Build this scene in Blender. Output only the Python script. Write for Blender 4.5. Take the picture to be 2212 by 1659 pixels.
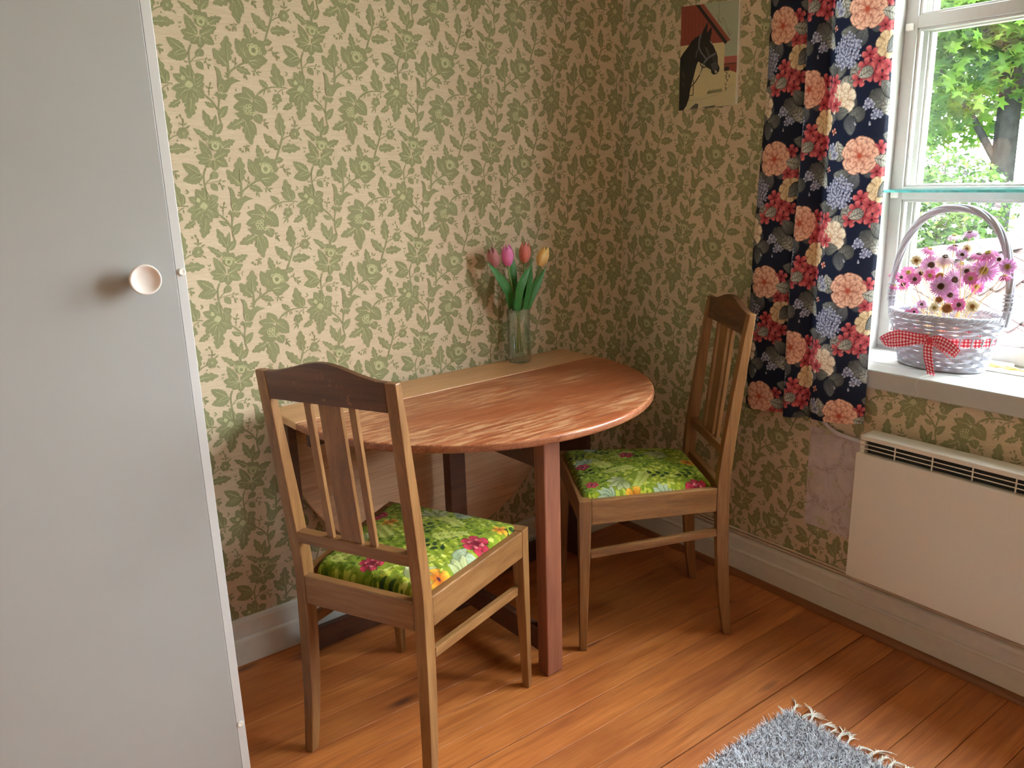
import bpy, bmesh, math, random, json
import numpy as np
from mathutils import Vector, Matrix
random.seed(7); rng = np.random.default_rng(7)
for _o in list(bpy.data.objects): bpy.data.objects.remove(_o)
SC = bpy.context.scene; COL = SC.collection
PI = math.pi

# ------------------------------------------------------------------ camera
cam_d = bpy.data.cameras.new('camera'); cam = bpy.data.objects.new('camera', cam_d); COL.objects.link(cam)
RC = ((0.7985426, -0.6012887, -0.0279566), (0.1740115, 0.1861365, 0.9669918), (-0.5762375, -0.777049, 0.2532691))
_m = Matrix(RC).transposed().to_4x4(); _m.translation = (0, 0, 1.3125)
cam.matrix_world = _m
cam_d.sensor_fit = 'HORIZONTAL'; cam_d.sensor_width = 36; cam_d.lens = 28.04; cam_d.clip_start = .02; cam_d.clip_end = 300
SC.camera = cam

# ------------------------------------------------------------------ sky, sun, exposure
SKY = 10.0
wd = bpy.data.worlds.new('sky'); SC.world = wd; wd.use_nodes = True
wn = wd.node_tree.nodes; wl = wd.node_tree.links
bg = wn['Background']
tc = wn.new('ShaderNodeTexCoord'); sx = wn.new('ShaderNodeSeparateXYZ'); rp = wn.new('ShaderNodeValToRGB')
wl.new(tc.outputs['Generated'], sx.inputs[0]); wl.new(sx.outputs['Z'], rp.inputs[0])
rp.color_ramp.elements[0].position = 0.0; rp.color_ramp.elements[0].color = (.46, .47, .48, 1)
rp.color_ramp.elements[1].position = 1.0; rp.color_ramp.elements[1].color = (1.25, 1.33, 1.42, 1)
wl.new(rp.outputs[0], bg.inputs[0]); bg.inputs[1].default_value = SKY
sun_d = bpy.data.lights.new('sun', 'SUN'); sun_d.energy = 3; sun_d.angle = .03; sun_d.color = (1, .94, .84)
sun = bpy.data.objects.new('sun', sun_d); COL.objects.link(sun); sun.location = (-3, -4, 9)
sun.rotation_euler = Vector((.48, .35, -.80)).to_track_quat('-Z', 'Y').to_euler()
pd_ = bpy.data.lights.new('window_portal', 'AREA'); pd_.shape = 'RECTANGLE'; pd_.size = 1.5; pd_.size_y = 1.8
pd_.cycles.is_portal = True
po = bpy.data.objects.new('window_portal', pd_); COL.objects.link(po); po.location = (2.47, .4, 1.48)
po.rotation_euler = Vector((-1, 0, 0)).to_track_quat('-Z', 'Y').to_euler()
lp_d = bpy.data.lights.new('fill_light', 'POINT'); lp_d.energy = 1.6; lp_d.shadow_soft_size = .22; lp_d.color = (1, .90, .76)
lp_o = bpy.data.objects.new('fill_light', lp_d); COL.objects.link(lp_o); lp_o.location = (1.0, -1.3, 2.15)  # added fill light, unseen behind the camera, lifts the room's shadows
SC.view_settings.view_transform = 'Standard'; SC.view_settings.look = 'None'
SC.view_settings.exposure = 2.42; SC.view_settings.gamma = 1; SC.view_settings.use_curve_mapping = False
SC.cycles.max_bounces = 10; SC.cycles.diffuse_bounces = 6; SC.cycles.glossy_bounces = 4; SC.cycles.transmission_bounces = 8
SC.cycles.transparent_max_bounces = 16; SC.cycles.caustics_reflective = False; SC.cycles.caustics_refractive = False
SC.cycles.use_denoising = True; SC.cycles.sample_clamp_indirect = 8

# ------------------------------------------------------------------ helpers
def lin(r, g, b):
    f = lambda c: (c / 255) / 12.92 if c / 255 <= .04045 else ((c / 255 + .055) / 1.055) ** 2.4
    return (f(r), f(g), f(b))

class MB:
    def __init__(s): s.v = []; s.f = []; s.m = []; s.c = []; s.mi = 0
    def add(s, vs, fs, mi=None):
        n = len(s.v); s.v += [tuple(p) for p in vs]; mi = s.mi if mi is None else mi
        for f in fs: s.f.append(tuple(i + n for i in f)); s.m.append(mi)
    def box(s, a, b, mi=None):
        x0, y0, z0 = a; x1, y1, z1 = b
        s.add([(x0,y0,z0),(x1,y0,z0),(x1,y1,z0),(x0,y1,z0),(x0,y0,z1),(x1,y0,z1),(x1,y1,z1),(x0,y1,z1)],
              [(0,3,2,1),(4,5,6,7),(0,1,5,4),(1,2,6,5),(2,3,7,6),(3,0,4,7)], mi)
    def stack(s, rings, mi=None, cap=True, closed=True):
        # rings: equal-length loops of points, skinned one to the next
        n = len(rings[0]); base = len(s.v); mi = s.mi if mi is None else mi
        for r in rings: s.v += [tuple(p) for p in r]
        for i in range(len(rings) - 1):
            for j in range(n if closed else n - 1):
                k = (j + 1) % n
                s.f.append((base+i*n+j, base+i*n+k, base+(i+1)*n+k, base+(i+1)*n+j)); s.m.append(mi)
        if cap:
            s.f.append(tuple(base + j for j in range(n))[::-1]); s.m.append(mi)
            e = base + (len(rings) - 1) * n
            s.f.append(tuple(e + j for j in range(n))); s.m.append(mi)
    def bar(s, p0, p1, w, h, up=(0, 0, 1), mi=None):
        p0 = Vector(p0); p1 = Vector(p1); d = (p1 - p0).normalized(); sd = d.cross(Vector(up)).normalized(); u = sd.cross(d)
        r = lambda p: [p - sd*w/2 - u*h/2, p + sd*w/2 - u*h/2, p + sd*w/2 + u*h/2, p - sd*w/2 + u*h/2]
        s.stack([r(p0), r(p1)], mi)
    def prism(s, poly, fn0, fn1, mi=None):
        # poly of 2D points, fn0/fn1 place them in space for the two faces
        s.stack([[fn0(*p) for p in poly], [fn1(*p) for p in poly]], mi)
    def tube(s, pts, rad, n=8, mi=None, cap=True, flat=1.0):
        pts = [Vector(p) for p in pts]; rings = []; N = len(pts)
        if not hasattr(rad, '__len__'): rad = [rad] * N
        t0 = (pts[1] - pts[0]).normalized()
        u = t0.orthogonal().normalized()
        for i, p in enumerate(pts):
            t = (pts[min(i+1, N-1)] - pts[max(i-1, 0)]).normalized()
            u = (u - t * u.dot(t)).normalized(); w = t.cross(u)
            rings.append([p + (u*math.cos(a) + w*math.sin(a)*flat) * rad[i] for a in [2*PI*k/n for k in range(n)]])
        s.stack(rings, mi, cap)
    def lathe(s, prof, n=24, c=(0,0,0), M=None, mi=None, cap=True):
        rings = []
        for r, z in prof:
            ring = [Vector((r*math.cos(2*PI*k/n), r*math.sin(2*PI*k/n), z)) for k in range(n)]
            if M: ring = [M @ p for p in ring]
            rings.append([p + Vector(c) for p in ring])
        s.stack(rings, mi, cap)
    def build(s, name, mats, parent=None, bevel=0, seg=2, smooth=False, recalc=True, col=None):
        me = bpy.data.meshes.new(name); me.from_pydata(s.v, [], s.f)
        if not isinstance(mats, (list, tuple)): mats = [mats]
        for m in mats: me.materials.append(m)
        if len(mats) > 1: me.polygons.foreach_set('material_index', s.m)
        if recalc:
            bm = bmesh.new(); bm.from_mesh(me); bmesh.ops.recalc_face_normals(bm, faces=bm.faces); bm.to_mesh(me); bm.free()
        if smooth: me.polygons.foreach_set('use_smooth', [True] * len(me.polygons))
        o = bpy.data.objects.new(name, me); COL.objects.link(o)
        if parent: o.parent = parent
        if bevel:
            b = o.modifiers.new('bevel', 'BEVEL'); b.width = bevel; b.segments = seg; b.limit_method = 'ANGLE'; b.angle_limit = .7
            b.harden_normals = False
        return o

def smooth_angle(o, a=.6):
    me = o.data
    me.polygons.foreach_set('use_smooth', [True] * len(me.polygons))
    bm = bmesh.new(); bm.from_mesh(me)
    for e in bm.edges:
        if len(e.link_faces) == 2 and e.calc_face_angle(0) > a: e.smooth = False
    bm.to_mesh(me); bm.free(); return o

def npmesh(name, V, F, mats, parent=None, cols=None, smooth=True, uv=None):
    V = np.asarray(V, np.float32); F = np.asarray(F, np.int32); k = F.shape[1]
    me = bpy.data.meshes.new(name)
    me.vertices.add(len(V)); me.vertices.foreach_set('co', V.ravel())
    me.loops.add(F.size); me.loops.foreach_set('vertex_index', F.ravel())
    me.polygons.add(len(F)); me.polygons.foreach_set('loop_start', np.arange(0, F.size, k, dtype=np.int32))
    me.polygons.foreach_set('use_smooth', np.full(len(F), bool(smooth)))
    me.update(calc_edges=True)
    if not isinstance(mats, (list, tuple)): mats = [mats]
    for m in mats: me.materials.append(m)
    if cols is not None:
        a = me.color_attributes.new('paint', 'FLOAT_COLOR', 'POINT')
        c = np.ones((len(V), 4), np.float32); c[:, :3] = cols; a.data.foreach_set('color', c.ravel())
    if uv is not None:
        l = me.uv_layers.new(name='uv'); l.data.foreach_set('uv', np.asarray(uv, np.float32)[F.ravel()].ravel())
    o = bpy.data.objects.new(name, me); COL.objects.link(o)
    if parent: o.parent = parent
    return o

def grid_faces(nr, nc):
    i = np.arange(nr - 1)[:, None] * nc + np.arange(nc - 1)[None]
    return np.stack([i, i + 1, i + nc + 1, i + nc], -1).reshape(-1, 4)

def empty(name, loc=(0, 0, 0), rz=0):
    o = bpy.data.objects.new(name, None); COL.objects.link(o); o.location = loc; o.rotation_euler = (0, 0, rz)
    o.empty_display_size = .05; return o
def tag(o, label=None, cat=None, group=None, kind=None):
    for k, v in (('label', label), ('category', cat), ('group', group), ('kind', kind)):
        if v: o[k] = v
    return o
def copy_to(o, parent=None, name=None):
    c = o.copy(); COL.objects.link(c)
    if parent: c.parent = parent
    for ch in [k for k in o.children]: copy_to(ch, c)
    return c
def crom(P, n):
    P = [np.array(p, float) for p in P]; P = [2*P[0]-P[1]] + P + [2*P[-1]-P[-2]]; out = []
    for i in range(1, len(P) - 2):
        for k in range(n):
            t = k / n; a, b, c, d = P[i-1:i+3]
            out.append(.5*((2*b)+(-a+c)*t+(2*a-5*b+4*c-d)*t*t+(-a+3*b-3*c+d)*t**3))
    out.append(P[-2]); return out

# ------------------------------------------------------------------ materials
class NT:
    def __init__(s, name):
        s.m = bpy.data.materials.new(name); s.m.use_nodes = True; s.n = s.m.node_tree.nodes; s.l = s.m.node_tree.links
        s.b = s.n['Principled BSDF']; s._tc = None
    def node(s, t, **kw):
        x = s.n.new(t)
        for k, v in kw.items():
            if k.startswith('i_'): x.inputs[k[2:].replace('_', ' ')].default_value = v
            else: setattr(x, k, v)
        return x
    def coord(s, out='Object', scale=(1, 1, 1), rot=(0, 0, 0), loc=(0, 0, 0)):
        if not s._tc: s._tc = s.n.new('ShaderNodeTexCoord')
        mp = s.n.new('ShaderNodeMapping'); mp.inputs['Scale'].default_value = scale; mp.inputs['Rotation'].default_value = rot
        mp.inputs['Location'].default_value = loc
        s.l.new(s._tc.outputs[out], mp.inputs[0]); return mp.outputs[0]
    def noise(s, vec, scale=5, detail=4, rough=.5, dist=0):
        x = s.n.new('ShaderNodeTexNoise'); x.inputs['Scale'].default_value = scale; x.inputs['Detail'].default_value = detail
        x.inputs['Roughness'].default_value = rough; x.inputs['Distortion'].default_value = dist
        s.l.new(vec, x.inputs['Vector']); return x.outputs['Fac']
    def ramp(s, fac, stops, interp='LINEAR'):
        x = s.n.new('ShaderNodeValToRGB'); r = x.color_ramp; r.interpolation = interp
        while len(r.elements) < len(stops): r.elements.new(.5)
        for e, (p, c) in zip(r.elements, stops): e.position = p; e.color = (*c, 1) if len(c) == 3 else c
        s.l.new(fac, x.inputs[0]); return x.outputs[0]
    def mix(s, fac, a, b, mode='MIX'):
        x = s.n.new('ShaderNodeMix'); x.data_type = 'RGBA'; x.blend_type = mode
        for k, v in ((0, fac), (6, a), (7, b)):
            if isinstance(v, (int, float)): x.inputs[k].default_value = v
            elif isinstance(v, tuple): x.inputs[k].default_value = (*v, 1)
            else: s.l.new(v, x.inputs[k])
        return x.outputs[2]
    def math(s, op, a, b=0):
        x = s.n.new('ShaderNodeMath'); x.operation = op
        for k, v in ((0, a), (1, b)):
            if isinstance(v, (int, float)): x.inputs[k].default_value = v
            else: s.l.new(v, x.inputs[k])
        return x.outputs[0]
    def bump(s, h, dist=.001, strength=.5):
        x = s.n.new('ShaderNodeBump'); x.inputs['Distance'].default_value = dist; x.inputs['Strength'].default_value = strength
        s.l.new(h, x.inputs['Height']); s.l.new(x.outputs[0], s.b.inputs['Normal'])
    def base(s, c):
        if isinstance(c, tuple): s.b.inputs['Base Color'].default_value = (*c, 1)
        else: s.l.new(c, s.b.inputs['Base Color'])
    def set(s, **kw):
        for k, v in kw.items():
            k = k.replace('_', ' ')
            if isinstance(v, (int, float)): s.b.inputs[k].default_value = v
            elif isinstance(v, tuple): s.b.inputs[k].default_value = v
            else: s.l.new(v, s.b.inputs[k])

def plain(name, c, rough=.5, var=.06, scale=30, bump=0, spec=.5, **kw):
    t = NT(name); n = t.noise(t.coord(), scale, 3)
    k = lambda f: tuple(min(1, x * f) for x in c)
    t.base(t.ramp(n, [(.3, k(1 - var)), (.7, k(1 + var))])); t.set(Roughness=rough, **kw)
    t.b.inputs['Specular IOR Level'].default_value = spec
    if bump: t.bump(n, bump)
    return t.m

def wood(name, dark, mid, light, axis=2, rough=.42, scale=1.0, wear=None):
    t = NT(name)
    sc = [14 * scale] * 3; sc[axis] = 1.1 * scale
    v = t.coord('Object', tuple(sc)); a = t.noise(v, 3.2, 6, .62, .6)
    sf = [90 * scale] * 3; sf[axis] = 3 * scale
    f = t.noise(t.coord('Object', tuple(sf)), 4, 3, .6)
    big = t.noise(t.coord('Object', (3, 3, 3)), 1.6, 2)
    c = t.ramp(a, [(.28, dark), (.5, mid), (.75, light)])
    c = t.mix(.35, c, t.ramp(f, [(.35, tuple(x*.6 for x in mid)), (.65, tuple(min(1, x*1.25) for x in mid))]), 'MIX')
    c = t.mix(t.math('MULTIPLY', big, .5), c, tuple(x*.72 for x in mid), 'MULTIPLY') if False else c
    if wear:
        w = t.noise(t.coord('Object', (40, 40, 40)), 1.2, 6, .7)
        c = t.mix(t.ramp(w, [(.60, (0, 0, 0)), (.72, (1, 1, 1))]), c, wear)
    t.base(c); t.set(Roughness=t.ramp(f, [(.3, (rough - .08,) * 3), (.7, (rough + .12,) * 3)])); t.bump(f, .0006, .35)
    return t.m

def paintmat(name, rough=.8, bump_scale=900, bump=.0004, sheen=0, transl=0):
    t = NT(name); a = t.n.new('ShaderNodeVertexColor'); a.layer_name = 'paint'
    n = t.noise(t.coord(), bump_scale, 2)
    c = t.mix(1.0, a.outputs[0], t.ramp(n, [(.3, (.82,) * 3), (.7, (1.12,) * 3)]), 'MULTIPLY')
    t.base(c); t.set(Roughness=rough); t.b.inputs['Specular IOR Level'].default_value = .2
    if sheen: t.b.inputs['Sheen Weight'].default_value = sheen
    t.bump(n, bump, .6)
    if transl:
        tr = t.n.new('ShaderNodeBsdfTranslucent'); t.l.new(c, tr.inputs[0]); mx = t.n.new('ShaderNodeMixShader'); mx.inputs[0].default_value = transl
        out = t.n['Material Output']; t.l.new(t.b.outputs[0], mx.inputs[1]); t.l.new(tr.outputs[0], mx.inputs[2]); t.l.new(mx.outputs[0], out.inputs[0])
    return t.m

def glassmat(name, tint=(1, 1, 1), refl=1.0):
    m = bpy.data.materials.new(name); m.use_nodes = True; n = m.node_tree.nodes; l = m.node_tree.links
    n.remove(n['Principled BSDF']); out = n['Material Output']
    tr = n.new('ShaderNodeBsdfTransparent'); tr.inputs[0].default_value = (*tint, 1)
    gl = n.new('ShaderNodeBsdfGlossy'); gl.inputs['Roughness'].default_value = .02
    fr = n.new('ShaderNodeLayerWeight'); pw = n.new('ShaderNodeMath'); pw.operation = 'POWER'; pw.inputs[1].default_value = 5; l.new(fr.outputs['Facing'], pw.inputs[0])
    mu = n.new('ShaderNodeMath'); mu.operation = 'MULTIPLY_ADD'; mu.use_clamp = True; mu.inputs[1].default_value = .5 * refl; mu.inputs[2].default_value = .025 * refl; l.new(pw.outputs[0], mu.inputs[0])
    mx = n.new('ShaderNodeMixShader'); l.new(mu.outputs[0], mx.inputs[0]); l.new(tr.outputs[0], mx.inputs[1]); l.new(gl.outputs[0], mx.inputs[2])
    l.new(mx.outputs[0], out.inputs[0]); return m

# wallpaper: woven straw ground, olive print, pale print
def wallpaper_mat(name, c1, c2, rough=.85):
    t = NT(name)
    a = t.noise(t.coord('Object', (7, 7, 190)), 3, 4, .65); b = t.noise(t.coord('Object', (60, 60, 900)), 1.2, 2, .5)
    c = t.mix(.4, t.ramp(a, [(.3, c1), (.68, c2)]), t.ramp(b, [(.3, c1), (.7, c2)]))
    t.base(c); t.set(Roughness=rough); t.b.inputs['Specular IOR Level'].default_value = .2; t.bump(b, .0004, .4); return t.m
M_WPG = wallpaper_mat('straw_wallpaper', lin(196, 173, 142), lin(226, 207, 180))
def print_mat(name, c):
    t = NT(name); n = t.noise(t.coord('Object', (1, 1, 1)), 420, 2, .5)
    t.base(t.ramp(n, [(.35, tuple(x * .86 for x in c)), (.65, tuple(min(1, x * 1.12) for x in c))])); t.set(Roughness=.85)
    t.b.inputs['Specular IOR Level'].default_value = .2; return t.m
M_WPD = print_mat('olive_print', lin(150, 148, 110)); M_WPL = print_mat('pale_print', lin(194, 190, 146))
M_WHITE = plain('white_gloss_paint', lin(208, 207, 202), .35, .02, 60, .0002)
M_WIN = plain('white_window_paint', lin(184, 183, 178), .35, .02, 60, .0002)
M_BASEB = plain('off_white_baseboard_paint', lin(218, 215, 207), .4, .03, 40, .0002)
M_CEIL = plain('white_ceiling_paint', lin(235, 232, 225), .8)
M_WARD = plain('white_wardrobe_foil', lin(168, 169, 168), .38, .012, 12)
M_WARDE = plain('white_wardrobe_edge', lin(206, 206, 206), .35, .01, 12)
M_KNOB = plain('white_ceramic_knob', lin(236, 226, 220), .12, .01, 12)
M_CHX, M_CHY, M_CHZ = [wood('golden_chair_wood_' + 'xyz'[i], lin(98, 63, 35), lin(136, 94, 54), lin(168, 127, 80), i, .36) for i in range(3)]
M_CRX = wood('dark_crest_wood', lin(62, 38, 24), lin(92, 58, 36), lin(120, 80, 50), 0, .38, 1, lin(150, 104, 62))
M_TTOP = None
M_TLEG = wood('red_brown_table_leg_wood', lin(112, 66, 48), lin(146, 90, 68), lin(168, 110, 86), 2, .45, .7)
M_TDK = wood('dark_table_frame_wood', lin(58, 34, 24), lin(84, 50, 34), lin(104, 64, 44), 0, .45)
M_TEDGE = wood('table_edge_wood', lin(110, 62, 40), lin(150, 92, 62), lin(180, 120, 84), 0, .3)
def tabletop(name, c0, c1, c2, worn, amt):
    t = NT(name); v = t.coord('Object', (1.6, 22, 22)); a = t.noise(v, 3, 7, .62, .4)
    f = t.noise(t.coord('Object', (5, 160, 160)), 2.2, 4, .6)
    c = t.ramp(a, [(.25, c0), (.5, c1), (.78, c2)])
    b = t.noise(t.coord('Object', (3.2, 30, 30), (0, 0, .12)), 2.6, 7, .7, .3); g = t.noise(t.coord('Object', (2.2, 3.2, 3.2)), 1.6, 3)
    w = t.math('MULTIPLY', t.ramp(b, [(.46, (0, 0, 0)), (.58, (1, 1, 1))]), t.ramp(g, [(.40, (0, 0, 0)), (.58, (amt,) * 3)]))
    c = t.mix(w, c, worn); c = t.mix(.25, c, t.ramp(f, [(.35, tuple(x*.7 for x in c1)), (.65, tuple(min(1, x*1.2) for x in c1))]))
    t.base(c); t.set(Roughness=t.ramp(b, [(.3, (.26,) * 3), (.7, (.44,) * 3)])); t.bump(f, .0004, .3); return t.m
M_TTOP = tabletop('worn_red_brown_tabletop', lin(122, 58, 34), lin(162, 88, 52), lin(190, 116, 72), lin(224, 174, 130), .9)
M_TSTRIP = tabletop('tan_centre_strip', lin(176, 122, 80), lin(204, 152, 106), lin(216, 168, 122), lin(222, 182, 140), .4)
M_TUND = wood('pale_leaf_underside', lin(184, 142, 108), lin(206, 166, 130), lin(216, 180, 146), 0, .5, .5)
def floor_mat():
    t = NT('orange_brown_pine_floor'); oi = t.n.new('ShaderNodeObjectInfo')
    ad = t.n.new('ShaderNodeVectorMath'); ad.operation = 'ADD'
    cx = t.n.new('ShaderNodeCombineXYZ'); rr = t.math('MULTIPLY', oi.outputs['Random'], 40.0)
    t.l.new(rr, cx.inputs[0]); t.l.new(rr, cx.inputs[1]); tcn = t.n.new('ShaderNodeTexCoord')
    t.l.new(tcn.outputs['Object'], ad.inputs[0]); t.l.new(cx.outputs[0], ad.inputs[1])
    def mp(s, r=(0, 0, 0)):
        m = t.n.new('ShaderNodeMapping'); m.inputs['Scale'].default_value = s; m.inputs['Rotation'].default_value = r
        t.l.new(ad.outputs[0], m.inputs[0]); return m.outputs[0]
    a = t.noise(mp((1.3, 22, 22)), 2.6, 6, .6, .8); f = t.noise(mp((4, 190, 190)), 2, 3, .6)
    big = t.noise(mp((2.2, 5, 5)), 1.4, 3)
    c = t.ramp(a, [(.25, lin(150, 80, 36)), (.5, lin(200, 120, 58)), (.78, lin(226, 150, 84))])
    c = t.mix(.30, c, t.ramp(f, [(.35, lin(134, 70, 32)), (.65, lin(220, 138, 72))]))
    c = t.mix(t.ramp(big, [(.35, (0, 0, 0)), (.7, (.6,) * 3)]), c, lin(150, 76, 36))
    vo = t.n.new('ShaderNodeTexVoronoi'); vo.inputs['Scale'].default_value = 1; t.l.new(mp((2.6, 9, 9)), vo.inputs['Vector'])
    kn = t.ramp(vo.outputs['Distance'], [(.05, (1, 1, 1)), (.16, (0, 0, 0))])
    vr = t.ramp(t.noise(mp((2.6, 9, 9)), 1.0, 1), [(.46, (0, 0, 0)), (.52, (.92,) * 3)])
    c = t.mix(t.math('MULTIPLY', kn, vr), c, lin(74, 38, 28))
    sp = t.noise(mp((160, 160, 160)), 1, 2, .6); c = t.mix(t.ramp(sp, [(.765, (0, 0, 0)), (.79, (.8,) * 3)]), c, lin(226, 190, 140))
    st2 = t.noise(mp((.9, 11, 11)), 1.7, 4, .65); c = t.mix(t.ramp(st2, [(.52, (0,) * 3), (.72, (.55,) * 3)]), c, lin(120, 58, 28)); hv = t.n.new('ShaderNodeHueSaturation'); t.l.new(c, hv.inputs['Color'])
    mr = t.n.new('ShaderNodeMapRange'); mr.inputs[3].default_value = .86; mr.inputs[4].default_value = 1.12; t.l.new(oi.outputs['Random'], mr.inputs[0]); t.l.new(mr.outputs[0], hv.inputs['Value'])
    t.base(hv.outputs[0]); t.set(Roughness=t.ramp(a, [(.3, (.36,) * 3), (.7, (.5,) * 3)])); t.bump(f, .0005, .3); return t.m
M_FLOOR = floor_mat()
M_QR = wood('brown_quarter_round_wood', lin(96, 56, 30), lin(134, 84, 46), lin(156, 100, 58), 1, .4)
M_GAP = plain('dark_floor_gap', (.02, .014, .01), .9)
M_RAD = plain('cream_heater_enamel', lin(224, 216, 203), .45, .012, 200)
M_RADK = plain('black_heater_inside', (.02, .022, .022), .7)
M_CABLE = plain('white_cable_sheath', lin(214, 208, 206), .4)
M_CABLEB = plain('beige_cable_sheath', lin(206, 188, 166), .5)
M_PLASTIC = plain('white_plastic', lin(236, 234, 228), .3)
M_GLASS = glassmat('window_glass', (.97, .985, .98), .8)
M_WICK = plain('white_painted_wicker', lin(176, 178, 190), .5, .05, 90, .0004)
M_GOLD = plain('gilt_twisted_wire', lin(214, 186, 120), .35, .1, 300, 0, .5, Metallic=.5)
M_CREAM = plain('cream_lacquer', lin(236, 232, 212), .35)
# ------------------------------------------------------------------ floor
XW, YA = 2.045, 2.07            # right wall plane, back wall plane
X0, Y0, ZC = -1.3, -1.9, 2.45   # left wall, front wall, ceiling
b = MB(); b.box((X0 - .2, Y0 - .2, -.08), (XW + .3, YA + .2, -.022)); floor = b.build('floor', M_GAP); tag(floor, kind='structure')
seams = [2.07, 1.977, 1.886, 1.79, 1.695, 1.6, 1.51, 1.415, 1.32, 1.229, 1.138, 1.044, .95, .849, .755, .66]
while seams[-1] > Y0: seams.append(seams[-1] - .0945)
for i in range(len(seams) - 1):
    y1, y0 = seams[i], seams[i + 1]
    g1 = .0016 if abs(y1 - 1.044) < .001 or abs(y1 - 1.32) < .001 else .0007
    g0 = .0018 if abs(y0 - 1.044) < .001 or abs(y0 - 1.32) < .001 else .0007
    b = MB(); dz = rng.uniform(-.0006, 0)
    b.box((X0, y0 + g0, -.022), (XW, y1 - g1, dz)); o = b.build('plank', M_FLOOR, floor, bevel=.0005, seg=1)

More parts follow.
